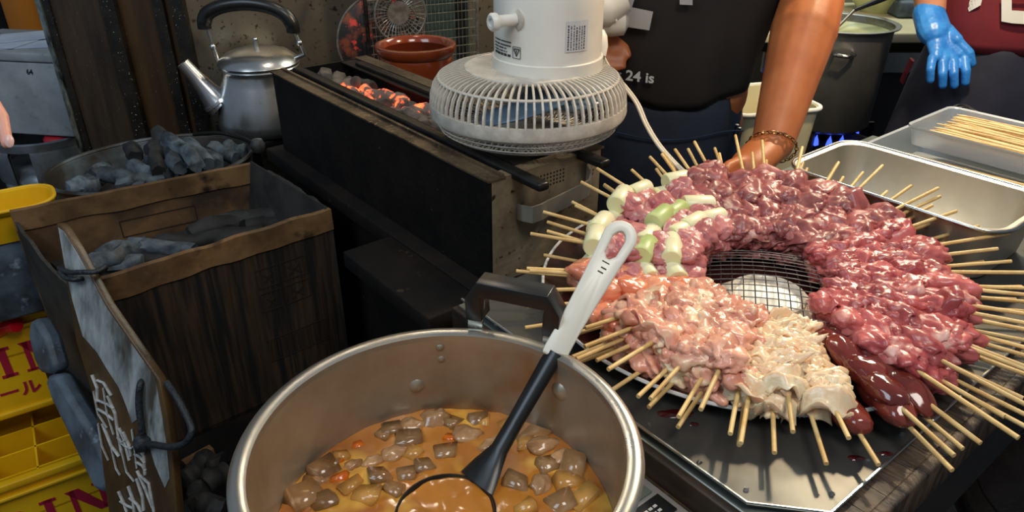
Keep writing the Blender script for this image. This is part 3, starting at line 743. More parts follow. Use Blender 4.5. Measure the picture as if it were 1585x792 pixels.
# neck joint, pole stub and plug block on the far side
def FLoc(u, v, d): return PD(u, v, d) - V((FX, FY, BZ))
part('neck_joint', MB().tube([FLoc(900, 10, 1.30), FLoc(935, 12, 1.31), FLoc(962, -4, 1.31)], [0.034, 0.036, 0.030], 24), M['white_plastic'], t, smooth=True, world=False)
nk = part('neck_tube', MB().tube([FLoc(925, 30, 1.33), FLoc(950, 34, 1.33), FLoc(966, 34, 1.33), FLoc(972, 34, 1.33)], [0.027, 0.026, 0.023, 0.010], 24), M['white_plastic'], t, smooth=True, world=False)
mb = MB()
for i in range(4): mb.tube([FLoc(934 + i * 6, 22, 1.299), FLoc(936 + i * 6, 33, 1.299)], 0.0022, 6)
part('grip_rib', mb, M['white_plastic'], nk, world=False)
part('pole', MB().tube([FLoc(930, -8, 1.32), FLoc(985, -90, 1.33), FLoc(1010, -130, 1.34)], 0.02, 20), M['white_plastic'], t, smooth=True, world=False)
part('switch_block', MB().tube([FLoc(927, 48, 1.265), FLoc(928, 58, 1.265), FLoc(929, 72, 1.265), FLoc(929, 88, 1.265)], [0.010, 0.014, 0.014, 0.010], 10), M['white_plastic'], t, smooth=True, world=False)
# cord hanging to the table behind the platter
cp = [PD(930, 84, 1.27), PD(945, 110, 1.28), PD(966, 133, 1.28), PD(986, 160, 1.27), PD(1000, 192, 1.25), PD(1018, 222, 1.22), PD(1040, 248, 1.19), PD(1062, 270, 1.15), PD(1082, 290, 1.12), PD(1100, 322, 1.10)]
def smooth_pts(p, n=6):
    out = []
    for i in range(len(p) - 1):
        a, b, c, d = p[max(i - 1, 0)], p[i], p[i + 1], p[min(i + 2, len(p) - 1)]
        for k in range(n):
            s = k / n
            out.append(0.5 * ((2 * b) + (c - a) * s + (2 * a - 5 * b + 4 * c - d) * s * s + (3 * b - a - 3 * c + d) * s ** 3))
    out.append(p[-1]); return out
for o in t.children:
    if o.name.split('.')[0] in ('rear_guard', 'blade', 'blade_hub', 'motor_skirt', 'motor_housing', 'swing_knob'): o.location.z += 0.0155 if o.name.split('.')[0] in ('rear_guard', 'blade', 'blade_hub') else 0.0045
part('power_cord', MB().tube([p - V((0.0022, 0, 0)) for p in smooth_pts(cp)], 0.0027, 8).tube([p + V((0.0022, 0, 0)) for p in smooth_pts(cp)], 0.0027, 8), M['cord'], t, smooth=True)

# ================================================================== KETTLE
t = thing('kettle', 'steel kettle with black handle standing at the grill far end', 'kettle', (kp.x, kp.y, 0.69))
k_ = 1.12
part('body', MB().lathe([(0, 0.0), (0.112, 0.0), (0.124, 0.006), (0.128, 0.018), (0.1265, 0.035), (0.116, 0.085), (0.104, 0.13), (0.097, 0.155), (0.098, 0.163), (0.103, 0.168), (0.100, 0.172), (0, 0.172)], 64), M['kettle_steel'], t, smooth=True, world=False)
ld = part('lid', MB().lathe([(0, 0.168), (0.102, 0.172), (0.105, 0.178), (0.10, 0.186), (0.08, 0.202), (0.05, 0.212), (0.02 * k_, 0.215), (0, 0.216)], 56), M['kettle_steel'], t, smooth=True, world=False)
part('knob', MB().lathe([(0, 0.214), (0.006, 0.214), (0.006, 0.232), (0.007, 0.236), (0.005, 0.239), (0, 0.239)], 16), M['kettle_steel'], ld, smooth=True, world=False)
sp0 = V((-0.105, -0.035, 0.075)); tip = PD(283, 97, (kp.y / ray(283, 97).y) * 0.975) - V((kp.x, kp.y, 0.69))
sp1 = sp0.lerp(tip, 0.4) + V((0, 0, -0.004))
part('spout', MB().tube([sp0, sp0.lerp(sp1, 0.5) + V((0, 0, -0.006)), sp1, sp1.lerp(tip, 0.5), tip], [0.042, 0.036, 0.026, 0.019, 0.017], 24, caps=False), M['kettle_steel'], t, smooth=True, world=False)
part('spout_seam', MB().lathe([(0.0, 0), (0.042, 0.0), (0.040, 0.008), (0.0, 0.012)], 24, Matrix.Translation(sp0 + V((-0.006, -0.003, 0.006))) @ V((tip - sp0)).to_track_quat('Z', 'Y').to_matrix().to_4x4()), M['kettle_steel'], t, smooth=True, world=False)
def KL(u, v, d=0.0): return PY(u, v, kp.y + d) - V((kp.x, kp.y, 0.69))
hpnts = [KL(317, 44), KL(316, 34), KL(322, 20), KL(345, 9), KL(380, 5), KL(415, 10), KL(440, 22), KL(452, 38), KL(454, 50)]
part('handle', MB().tube(smooth_pts(hpnts, 5), [0.017] * 5 + [0.018] * 31 + [0.017] * 5, 14), M['black_plastic'], t, smooth=True, world=False)
for a_, b_, c_ in ((KL(318, 34), KL(330, 72), KL(338, 96)), (KL(454, 44), KL(464, 66), KL(472, 84))):
    part('handle_arm', MB().tube([a_, b_], 0.0045, 8).tube([b_, c_, c_ + (V((0, 0, 0.15)) - c_) * 0.3], 0.006, 8), M['kettle_steel'], t, smooth=True, world=False)
    part('rivet', MB().lathe([(0, 0.004), (0.006, 0.003), (0.008, 0)], 12, Matrix.Translation(b_ + V((0, -0.005, 0))) @ Matrix.Rotation(math.pi / 2, 4, 'X')), M['kettle_steel'], t, smooth=True, world=False)

# ================================================================== BROWN POT, RACK, STRAINER, DISC behind the grill
bp = PY(643, 66, 1.78); bz = 0.80; bh = bp.z - bz; br = 0.094
t = thing('clay_pot', 'glazed brown earthenware pot standing behind the grill', 'pot', (bp.x, bp.y, bz))
part('body', MB().lathe([(0, 0), (0.066, 0), (0.08, 0.02), (0.088, 0.06), (0.088, bh - 0.035), (0.086, bh - 0.028), (0.092, bh - 0.022), (0.097, bh - 0.010), (0.095, bh - 0.002), (0.088, bh), (0.082, bh - 0.004), (0.078, bh - 0.016)], 56), M['clay'], t, smooth=True, world=False)
part('inside', MB().lathe([(0.078, bh - 0.016), (0.08, bh - 0.04), (0.08, 0.04), (0.06, 0.015), (0, 0.012)], 56), M['clay_in'], t, smooth=True, world=False)
RP = PY(652, 70, 2.0); RP.z = 0
def RK(u, z, off=0.0):
    # point of the rack plane above pixel column u
    o = RP - WN * off
    p = PP(u, 60, o, WN); return V((p.x, p.y, z))
rA, rB = RK(570, 0), RK(739, 0); rd = (rB - rA)
t = thing('wire_rack', 'standing wire grid rack leaning at the steel wall', 'rack', (RP.x, RP.y, 0.80))
part('post', MB().tube([V((rA.x, rA.y, 0.80)), V((rA.x, rA.y, 1.30))], 0.0055, 8), M['wire_dark'], t)
part('post', MB().tube([V((rB.x, rB.y, 0.80)), V((rB.x, rB.y, 1.30))], 0.004, 8), M['wire'], t)
for i in range(15):
    z = 0.82 + i * 0.0225
    part('cross_wire', MB().tube([V((rA.x, rA.y, z)), V((rB.x, rB.y, z))], 0.0013, 5), M['wire'], t)
for i in range(1, 28):
    p = rA + rd * (i / 28)
    part('upright_wire', MB().tube([V((p.x, p.y, 0.81)), V((p.x, p.y, 1.29))], 0.0007, 4), M['wire'], t)
bo = WN * 0.03
part('back_plate', MB().poly([rA + rd * 0.55 + bo + V((0, 0, 0.80)), rB - rd * 0.04 + bo + V((0, 0, 0.80)), rB - rd * 0.04 + bo + V((0, 0, 1.3)), rA + rd * 0.55 + bo + V((0, 0, 1.3))], 0.004, -WN), M['rack_board'], t)
part('dark_strip', MB().poly([rA + rd * 0.84 + bo * 0.8 + V((0, 0, 0.80)), rA + rd * 0.93 + bo * 0.8 + V((0, 0, 0.80)), rA + rd * 0.93 + bo * 0.8 + V((0, 0, 1.3)), rA + rd * 0.84 + bo * 0.8 + V((0, 0, 1.3))], 0.004, -WN), M['black_plastic'], t)
WQ = Matrix(((WD.x, 0, -WN.x, 0), (WD.y, 0, -WN.y, 0), (0, 1, 0, 0), (0, 0, 0, 1)))   # local z towards the room
dc = PP(592, 88, RP + WN * 0.02, WN); dr = 0.115; dc.z = max(dc.z, 0.80 + dr + 0.003)
t = thing('round_tray', 'round tray with mottled black and red pattern behind the wire rack', 'tray', dc, WQ)
part('disc', MB().lathe([(0, 0.004), (dr - 0.004, 0.004), (dr, 0.001), (dr - 0.002, -0.003), (0, -0.003)], 64), M['mottle'], t, smooth=True, world=False)
part('rim', ring(MB(), dr, 0.003, 0.0028, 64), M['wire'], t, smooth=True, world=False)
scp = PP(620, 22, RP - WN * 0.02, WN); sr = 0.068
t = thing('wire_strainer', 'round wire strainer hanging on the rack above the brown pot', 'strainer', scp, WQ @ Matrix.Rotation(R(-25), 4, 'Z'))
part('rim', ring(MB(), sr, 0, 0.0026, 40), M['wire'], t, smooth=True, world=False)
mb = MB()
for i in range(36):
    a = 2 * math.pi * i / 36; mb.tube([(math.cos(a) * sr, math.sin(a) * sr, 0), (math.cos(a) * sr * 0.7, math.sin(a) * sr * 0.7, -0.014), (math.cos(a) * sr * 0.25, math.sin(a) * sr * 0.25, -0.022)], 0.0008, 4)
for r_ in (0.25, 0.4, 0.55, 0.7, 0.85): ring(mb, sr * r_, -0.022 + 0.022 * max(0, r_ - 0.3) ** 1.2, 0.0009, 30)
part('bowl_wires', mb, M['wire'], t, world=False)['kind'] = 'stuff'
part('centre_plate', MB().lathe([(0, -0.021), (sr * 0.42, -0.018), (sr * 0.44, -0.017), (0, -0.018)], 24), M['wire'], t, world=False)
part('handle', MB().tube([(0, sr, 0), (0, sr + 0.16, 0.004)], [0.007, 0.008], 8), M['wire'], t, smooth=True, world=False)

# ================================================================== STEW POT
RZ, SZ = 0.92, 0.826
t = thing('stew_pot', 'big steel pot of brown stew in the foreground', 'pot', (PC.x, PC.y, 0.715))
h_ = RZ - 0.715
part('outer_wall', MB().lathe([(0, 0), (0.145, 0), (0.155, 0.008), (0.1585, 0.03), (0.1595, h_ - 0.012), (0.167, h_ - 0.007), (0.169, h_ - 0.003), (0.167, h_), (0.160, h_ + 0.0015), (0.1545, h_ - 0.001), (0.1535, h_ - 0.006)], 96), M['pot_steel'], t, smooth=True, world=False)
part('inner_wall', MB().lathe([(0.1535, h_ - 0.006), (0.1525, h_ - 0.02), (0.1515, 0.03), (0.145, 0.008), (0, 0.006)], 96), M['pot_inside'], t, smooth=True, world=False)
def wall_pt(u, v, r_=0.1525):                       # pixel on the pot's inner wall
    r = ray(u, v); o = V((0, 0, CZ)) - PC
    a = r.x ** 2 + r.y ** 2; b = 2 * (o.x * r.x + o.y * r.y); c = o.x ** 2 + o.y ** 2 - r_ ** 2
    s = (-b + math.sqrt(max(0, b * b - 4 * a * c))) / (2 * a); return V((0, 0, CZ)) + r * s
for u, v, r_ in ((681, 538, 0.0042), (683, 556, 0.0042), (645, 597, 0.0088), (866, 606, 0.0105)):
    p = wall_pt(u, v); d = (V((PC.x, PC.y, p.z)) - p).normalized()
    part('rivet', MB().lathe([(0, r_ * 0.45), (r_ * 0.6, r_ * 0.36), (r_, 0.0)], 16, Matrix.Translation(p) @ d.to_track_quat('Z', 'Y').to_matrix().to_4x4()), M['pot_inside'], t, smooth=True)
# handles (far one in view, near one opposite)
for a0 in (R(69), R(249)):
    rd_ = V((math.cos(a0), math.sin(a0), 0)); tg = V((math.sin(a0), -math.cos(a0), 0))
    base = V((PC.x, PC.y, 0))
    for sg in (-1, 1):
        p0 = base + rd_ * 0.1615 + tg * (sg * 0.041)
        part('handle_bracket', MB().bar(p0 + V((0, 0, RZ - 0.03)), p0 + rd_ * 0.014 + V((0, 0, RZ + 0.028)), 0.016, 0.003, rd_), M['steel'], t)
    hpts = [base + rd_ * 0.176 + tg * (sg_ * w_) + V((0, 0, RZ + z_)) for sg_, w_, z_ in ((-1, 0.041, 0.008), (-1, 0.042, 0.032), (-1, 0.036, 0.046), (1, 0.036, 0.046), (1, 0.042, 0.032), (1, 0.041, 0.008))]
    mb = MB()
    for i, p in enumerate(hpts):
        prev = hpts[max(i - 1, 0)]; nx = hpts[min(i + 1, 5)]; d = (nx - prev).normalized(); u_ = rd_.cross(d).normalized()
        wd, ht = 0.012, 0.0085
        mb.v += [p + rd_ * wd - u_ * ht, p + rd_ * wd + u_ * ht, p - rd_ * wd + u_ * ht, p - rd_ * wd - u_ * ht]
    for i in range(5):
        for j in range(4): mb.f.append((i * 4 + j, i * 4 + (j + 1) % 4, i * 4 + 4 + (j + 1) % 4, i * 4 + 4 + j))
    mb.f += [(3, 2, 1, 0), (20, 21, 22, 23)]
    part('handle', mb, M['black_plastic'], t, bevel=0.004)
# stew
n = 90; mb = MB(); nr = 26; vs = [V((PC.x, PC.y, SZ))]
for i in range(1, nr + 1):
    for j in range(n):
        r_ = 0.1518 * i / nr; a = 2 * math.pi * j / n; x, y = PC.x + r_ * math.cos(a), PC.y + r_ * math.sin(a)
        vs.append(V((x, y, SZ + 0.0028 * noise.noise(V((x * 38, y * 38, 1))) + 0.0016 * noise.noise(V((x * 90, y * 90, 4))))))
fs = [(0, 1 + j, 1 + (j + 1) % n) for j in range(n)]
for i in range(nr - 1):
    for j in range(n): a = 1 + i * n; fs.append((a + j, a + n + j, a + n + (j + 1) % n, a + (j + 1) % n))
mb.add(vs, fs)
single('stew_broth', mb, M['stew'], 'thick orange brown stew broth filling the big pot', 'stew', kind='stuff', smooth=True, origin=(PC.x, PC.y, SZ))
# floating pieces: irregular wedges
def wedge(name, m, seed, sx, sy, sz):
    b = bmesh.new(); bmesh.ops.create_cube(b, size=1.0)
    rs = random.Random(seed)
    for v in b.verts: v.co = V((v.co.x * sx * rs.uniform(0.45, 1.2), v.co.y * sy * rs.uniform(0.45, 1.2), v.co.z * sz * rs.uniform(0.8, 1.1)))
    bmesh.ops.bevel(b, geom=b.edges[:], offset=min(sx, sy, sz) * 0.09, segments=2, affect='EDGES')
    me = bpy.data.meshes.new(name); b.to_mesh(me); b.free(); me.materials.append(m)
    me.polygons.foreach_set('use_smooth', [True] * len(me.polygons)); me.update(); return me
KON = [wedge('konnyaku_piece', M['konnyaku'], s, 0.026, 0.018, 0.010) for s in range(5)]
DAI = [wedge('daikon_piece', M['daikon'], s + 10, 0.026, 0.020, 0.010) for s in range(5)]
CAR = [wedge('carrot_piece', M['carrot'], s + 20, 0.018, 0.014, 0.010) for s in range(3)]
OFF = [blob_mesh('offal_piece', M['offal'], s + 3, (0.026, 0.018, 0.012), amp=0.5, ridge=0.3, sub=3) for s in range(4)]
pieces = [('k', 455, 708, 1.5, 0.9), ('d', 520, 697, 1.0, 0.4), ('c', 480, 712, 1.1, 0.2), ('k', 510, 712, 0.9, 1.2), ('c', 525, 742, 1.4, 0.3), ('o', 498, 745, 1.0, 0.3),
          ('k', 440, 770, 1.9, 0.7), ('d', 565, 770, 1.6, -0.3), ('k', 587, 738, 1.4, 0.5), ('k', 605, 758, 1.2, -0.5), ('k', 630, 735, 1.0, 0.2), ('k', 628, 683, 1.6, 0.1),
          ('o', 612, 702, 1.2, 0.6), ('k', 657, 722, 1.2, 0.4), ('c', 698, 679, 1.0, 0.1), ('o', 670, 643, 1.5, 0.5), ('k', 596, 655, 1.3, 0.2), ('k', 580, 648, 1.0, 1.2),
          ('d', 757, 637, 1.0, 1.4), ('o', 725, 675, 1.5, 0.2), ('k', 745, 640, 1.1, 0.3), ('o', 840, 690, 1.6, 0.4), ('k', 830, 668, 1.5, 0.9), ('d', 815, 690, 1.2, 0.3),
          ('o', 838, 748, 1.3, 1.3), ('d', 880, 745, 1.6, 0.3), ('k', 905, 720, 1.7, 1.3), ('k', 800, 745, 1.3, -0.4), ('o', 885, 700, 1.4, 0.0), ('d', 905, 770, 1.6, 0.8),
          ('k', 870, 780, 1.4, 0.5), ('d', 815, 782, 1.3, 0.2), ('o', 545, 720, 0.9, 0.4), ('k', 460, 745, 1.2, 0.2), ('d', 545, 752, 1.2, 0.9), ('o', 640, 660, 1.3, 0.1),
          ('k', 700, 655, 1.2, 0.7), ('d', 790, 655, 1.1, 0.2), ('c', 555, 690, 0.8, 0.4), ('o', 575, 715, 1.0, 0.5), ('k', 850, 720, 1.2, 0.5), ('d', 640, 700, 1.1, 0.9),
          ('k', 500, 775, 1.4, 0.3), ('o', 760, 690, 1.3, 0.7), ('c', 470, 690, 1.0, 0.8), ('k', 690, 700, 1.2, 0.2)]
PI = {'k': (KON, 'konnyaku_piece', 'grey brown konnyaku piece', 'konnyaku'), 'd': (DAI, 'daikon_piece', 'tan simmered radish piece', 'radish'),
      'c': (CAR, 'carrot_piece', 'orange carrot piece', 'carrot'), 'o': (OFF, 'offal_piece', 'pale wrinkled offal piece', 'offal')}
for i, (ty, u, v, s, a) in enumerate(pieces):
    ms, nm, lab, cat = PI[ty]
    p = PZ(u, v, SZ - 0.0015)
    d2 = (V((p.x, p.y, 0)) - PC)
    if d2.length > 0.136: p = V((PC.x, PC.y, p.z)) + d2.normalized() * 0.136; p.z = SZ - 0.0015
    rs = random.Random(i)
    o = obj(nm, ms[i % len(ms)], None, Matrix.Translation(p) @ Matrix.Rotation(a, 4, 'Z') @ Matrix.Rotation(rs.uniform(-0.4, 0.4), 4, 'X') @ Matrix.Rotation(rs.uniform(-0.35, 0.35), 4, 'Y') @ Matrix.Scale(s * 0.85, 4))
    ang_ = math.degrees(math.atan2(d2.y, d2.x)) % 360
    where = 'right' if (ang_ < 45 or ang_ > 315) else 'far' if ang_ < 135 else 'left' if ang_ < 225 else 'near'
    if d2.length < 0.05: where = 'middle'
    same = sorted([q for q in pieces if q[0] == ty], key=lambda q: q[1])
    o['label'] = lab + ' floating in the stew, ' + ORD[same.index((ty, u, v, s, a))] + ' from the left'; o['category'] = cat; o['group'] = lab.split(' ')[-2] + ' pieces in the stew'

# ================================================================== LADLE
lb0 = PZ(755, 726, SZ + 0.006); lb1 = V((0.0443, 0.594, 0.922)); lb2 = PY(968, 352, 0.672)
t = thing('ladle', 'ladle with black shaft and white handle leaning in the stew pot', 'ladle', lb0)
ax = (lb1 - lb0).normalized()
bowl_c = PZ(690, 796, SZ - 0.0012); br_ = 0.046
tilt = Matrix.Rotation(R(2), 4, 'X')
part('bowl', MB().lathe([(0, -0.030), (0.02, -0.028), (0.034, -0.019), (0.042, -0.006), (br_, 0.003), (br_ - 0.0018, 0.0034), (0.040, -0.005), (0.031, -0.017), (0, -0.026)], 40, Matrix.Translation(bowl_c) @ tilt), M['black_plastic'], t, smooth=True)
neck0 = bowl_c + (V((lb0.x, lb0.y, 0)) - V((bowl_c.x, bowl_c.y, 0))).normalized() * 0.044 + V((0, 0, 0.003))
mb = MB(); side = ax.cross(V((0, 0, 1))).normalized()
pts = [(neck0, 0.022, 0.004), (lb0 + V((0, 0, 0.004)), 0.017, 0.006), (lb0 + ax * 0.022, 0.0095, 0.007), (lb0.lerp(lb1, 0.4), 0.0088, 0.0065), (lb1 - ax * 0.004, 0.0105, 0.007)]
rings = []
for p, wx, wy in pts:
    nrm = side.cross(ax).normalized(); rings.append([p + side * (math.cos(2 * math.pi * k / 12) * wx) + nrm * (math.sin(2 * math.pi * k / 12) * wy) for k in range(12)])
loft(mb, rings); part('shaft', mb, M['black_plastic'], t, smooth=True)
# white handle with a hole: outline swept in its plane
hx = (lb2 - lb1).normalized(); hs = hx.cross((V((0, 0, CZ)) - lb2).normalized()).normalized(); hn = hs.cross(hx).normalized()
ln = (lb2 - lb1).length
mb = MB(); outer = []; ns = 28
prof = [(-0.010, 0.0115), (0.0, 0.0125), (0.02, 0.0120), (ln * 0.45, 0.0135), (ln * 0.75, 0.0156), (ln - 0.012, 0.0176)]
lside = [(x, -y) for x, y in prof]; rside = [(x, y) for x, y in prof]
arc = [(ln - 0.012 + 0.0172 * math.sin(a), 0.0172 * -math.cos(a)) for a in [math.pi * k / 12 for k in range(1, 12)]]
outl = lside + arc + rside[::-1]
hole_c, hl, hr = ln - 0.022, 0.013, 0.0078
N_ = len(outl)
hole = []
for (x, y) in outl:                                # matching hole loop, one vertex per outline vertex
    d = V((x - hole_c, y)); a = math.atan2(d.y, d.x)
    hole.append((hole_c + math.cos(a) * (hr + 0.008), math.sin(a) * hr))
th = 0.0045
def H3(x, y, z): return lb1 + hx * x + hs * y + hn * z
for z in (th, -th):
    mb.v += [H3(x, y, z) for x, y in outl]; mb.v += [H3(x, y, z) for x, y in hole]
for i in range(N_):
    j = (i + 1) % N_
    mb.f += [(i, j, N_ + j, N_ + i), (2 * N_ + j, 2 * N_ + i, 3 * N_ + i, 3 * N_ + j), (i, 2 * N_ + i, 2 * N_ + j, j), (N_ + i, N_ + j, 3 * N_ + j, 3 * N_ + i)]
hd = part('handle', mb, M['ladle_white'], t, bevel=0.002)
mb = MB(); mb.bar(H3(ln * 0.62, -0.003, th + 0.0002), H3(ln * 0.62, 0.003, th + 0.0002), 0.0012, 0.0006, hn); mb.bar(H3(ln * 0.655, -0.002, th + 0.0002), H3(ln * 0.655, 0.004, th + 0.0002), 0.0012, 0.0006, hn); mb.bar(H3(ln * 0.70, -0.004, th + 0.0002), H3(ln * 0.70, 0.004, th + 0.0002), 0.001, 0.0006, hn)
part('moulded_marks', mb, M['print'], hd)

# ================================================================== CARDBOARD BOX OF CHARCOAL
BT, BB = 0.76, 0.40
cA, cB, cC, cD = (PZ(*q, BT) for q in ((16, 330), (392, 255), (512, 327), (155, 437)))
for c in (cA, cB, cC, cD): c.z = 0
# low slab and block the box stands on
bc = (cA + cB + cC + cD) / 4
t = thing('box_support', 'dark low board supporting the cardboard box', 'board', (bc.x, bc.y, 0))
mid = (cD + cC) / 2
dirx = (cC - cD).normalized(); diry = (cA - cD).normalized()
def BX(a, b, z): return cD + dirx * a + diry * b + V((0, 0, z))
part('slab', MB().add([BX(a, b, z) for z in (0.36, 0.398) for a, b in ((-0.03, -0.10), (0.43, -0.10), (0.43, 0.30), (-0.03, 0.42))], [(3, 2, 1, 0), (4, 5, 6, 7), (0, 1, 5, 4), (1, 2, 6, 5), (2, 3, 7, 6), (3, 0, 4, 7)]), M['platform'], t)
part('block', MB().add([BX(a, b, z) for z in (0.0, 0.36) for a, b in ((0.14, -0.06), (0.40, -0.06), (0.40, 0.22), (0.14, 0.22))], [(3, 2, 1, 0), (4, 5, 6, 7), (0, 1, 5, 4), (1, 2, 6, 5), (2, 3, 7, 6), (3, 0, 4, 7)]), M['platform'], t)
t = thing('cardboard_box', 'open sooty cardboard box with taped rim holding charcoal', 'box', (bc.x, bc.y, BB))
def wallp(name, p, q, z1p, z1q, m, jag=0, th=0.006, seed=0, dip=0.0):
    nn = 26; b = MB(); d = (q - p); nrm = d.cross(V((0, 0, 1))).normalized(); top = []
    for i in range(nn + 1):
        f = i / nn; z = z1p + (z1q - z1p) * f + jag * noise.noise(V((f * 9 + seed, seed, 0))) - dip * math.sin(math.pi * f) ** 0.7
        top.append(p + d * f + V((0, 0, z)))
    bot = [p + d * (i / nn) + V((0, 0, BB)) for i in range(nn + 1)]
    k = nn + 1
    b.v = top + bot + [v - nrm * th for v in top] + [v - nrm * th for v in bot]
    for i in range(nn): b.f += [(i, i + 1, k + i + 1, k + i), (2 * k + i + 1, 2 * k + i, 3 * k + i, 3 * k + i + 1), (i + 1, i, 2 * k + i, 2 * k + i + 1), (k + i, k + i + 1, 3 * k + i + 1, 3 * k + i)]
    b.f += [(0, k, 3 * k, 2 * k), (nn, 2 * k + nn, 3 * k + nn, k + nn)]
    return part(name, b, m, t)
fw = wallp('front_wall', cD, cC, BT, BT, M['card_dark'], 0.004, seed=1)
bw = wallp('back_wall', cB, cA, BT, BT, M['card'], 0.004, seed=2)
wallp('end_wall', cC, cB, BT, BT, M['card_soot'], 0.008, seed=3, dip=-0.012)
wallp('end_wall', cA, cD, BT, BT + 0.0, M['card_soot'], 0.012, seed=4, dip=0.075)
part('bottom', MB().add([c + V((0, 0, BB + dz)) for dz in (0.001, 0.007) for c in (cA, cD, cC, cB)], [(3, 2, 1, 0), (4, 5, 6, 7), (0, 1, 5, 4), (1, 2, 6, 5), (2, 3, 7, 6), (3, 0, 4, 7)]), M['card_dark'], t)
nF = (cC - cD).cross(V((0, 0, 1))).normalized(); nBk = (cA - cB).cross(V((0, 0, 1))).normalized()
def strip(p, q, n_, off, h0, h1, m, name, seed, over=0.0):
    b = MB(); k = 24; d = q - p; top = []; lo = []; 
    for i in range(k + 1):
        f = i / k; j1 = 0.003 * noise.noise(V((f * 8, seed, 2))); j0 = 0.006 * noise.noise(V((f * 6, seed, 8)))
        top.append(p + d * f + n_ * off + V((0, 0, h1 + j1))); lo.append(p + d * f + n_ * (off + 0.001) + V((0, 0, h0 + j0)))
    b.v = top + lo + [v - n_ * over for v in top]; kk = k + 1
    for i in range(k): b.f += [(i, i + 1, kk + i + 1, kk + i), (i + 1, i, 2 * kk + i, 2 * kk + i + 1)]
    o = part(name, b, m, t); s = o.modifiers.new('s', 'SOLIDIFY'); s.thickness = 0.0012; s.offset = 0; return o
strip(cD, cC, nF, 0.002, BT - 0.036, BT + 0.005, M['tape'], 'tape_strip', 1, 0.011)
strip(cB, cA, -nBk, 0.0085, BT - 0.034, BT + 0.005, M['tape'], 'tape_strip', 2, 0.012)
part('inner_flap', MB().poly([cC + (cB - cC) * f - (cC - cD).normalized() * o_ + V((0, 0, z)) for f, o_, z in ((0.02, 0.008, BT + 0.01), (0.98, 0.008, BT + 0.012), (0.95, 0.05, BT - 0.20), (0.05, 0.05, BT - 0.22))], 0.004, (-1, 0, 0)), M['card_soot'], t)
# printed marks
def mark(mb, p, q, f0, z0, f1, z1, n_, th, off):
    a, b = p + (q - p) * f0 + V((0, 0, z0)), p + (q - p) * f1 + V((0, 0, z1)); mb.bar(a + n_ * off, b + n_ * off, th, 0.0006, n_)
mb = MB()
for (f0, z0, f1, z1) in ((0.60, 0.69, 0.70, 0.69), (0.72, 0.69, 0.84, 0.69)):
    for dz in (0, -0.05): 
        zt, zb = z0 + dz, z0 + dz - 0.038
        mark(mb, cD, cC, f0, zt, f1, zt, nF, 0.002, 0.0008); mark(mb, cD, cC, f0, zb, f1, zb, nF, 0.002, 0.0008); mark(mb, cD, cC, f0, zb, f0, zt, nF, 0.002, 0.0008); mark(mb, cD, cC, f1, zb, f1, zt, nF, 0.002, 0.0008)
        mark(mb, cD, cC, f0 + 0.03, zb + 0.008, f1 - 0.03, zb + 0.026, nF, 0.003, 0.0008); mark(mb, cD, cC, f1 - 0.03, zb + 0.008, f0 + 0.03, zb + 0.026, nF, 0.003, 0.0008)
part('printed_icons', mb, M['print'], fw)
mb = MB(); rs = random.Random(2); f = 0.60
while f < 0.90:
    mark(mb, cD, cC, f, 0.495, f, 0.535, nF, rs.choice((0.0015, 0.003, 0.004)), 0.0008); f += rs.uniform(0.010, 0.020)
mark(mb, cD, cC, 0.59, 0.539, 0.91, 0.539, nF, 0.002, 0.0008); mark(mb, cD, cC, 0.59, 0.491, 0.91, 0.491, nF, 0.002, 0.0008)
part('printed_barcode', mb, M['print'], fw)
mb = MB(); o_ = -0.0068
for s_ in ((0.30, 0.70, 0.62, 0.70), (0.30, 0.665, 0.62, 0.665), (0.30, 0.665, 0.30, 0.70), (0.62, 0.665, 0.62, 0.70)): mark(mb, cB, cA, *s_, nBk, 0.0018, o_)
part('printed_frame', mb, M['print'], bw)
# charcoal inside the box
def in_box(u, v, z): return PZ(u, v, z)
cl = [(160, 404, 0.70, 0.8, (0.7, 0.7, 0.15), 0.9), (192, 388, 0.70, 0.9, (0.9, 0.5, 0.1), 0.9), (250, 384, 0.70, 1.35, (0.94, -0.12, -0.04), 0.85), (182, 408, 0.69, 0.9, (0.95, 0.3, 0), 0.85), (300, 372, 0.685, 1.3, (0.9, 0.4, 0), 1.0), (222, 402, 0.68, 1.0, (0.9, 0.2, 0), 1.0), (275, 392, 0.68, 1.2, (0.8, -0.5, 0), 1.0), (340, 352, 0.68, 1.3, (0.7, 0.6, 0), 1.1), (385, 340, 0.68, 1.2, (0.9, 0.2, 0), 1.1), (360, 368, 0.675, 1.2, (0.9, 0.4, 0), 1.1), (420, 345, 0.675, 1.2, (0.6, 0.6, 0), 1.1)]
for i, (u, v, z, sc_, d, fat) in enumerate(cl):
    put_log('charcoal_stick', 'coal' if i < 4 else 'coal_dark', i, in_box(u, v, z), d, i * 1.1, ('pale grey' if i < 4 else 'dark sooty') + ' charcoal stick in the cardboard box, ' + ('first' if i in (0, 4) else ORD[i if i < 4 else i - 4]) + ' from the sign', 'charcoal', 'charcoal in the cardboard box', (fat, sc_ * 0.8, fat))
part('charcoal_fill', MB().add([BX(a, b, z) for z in (0.41, 0.655) for a, b in ((0.012, 0.012), (0.40, 0.012), (0.42, 0.31), (0.03, 0.36))], [(3, 2, 1, 0), (4, 5, 6, 7), (0, 1, 5, 4), (1, 2, 6, 5), (2, 3, 7, 6), (3, 0, 4, 7)]), M['coal_dark'], t)

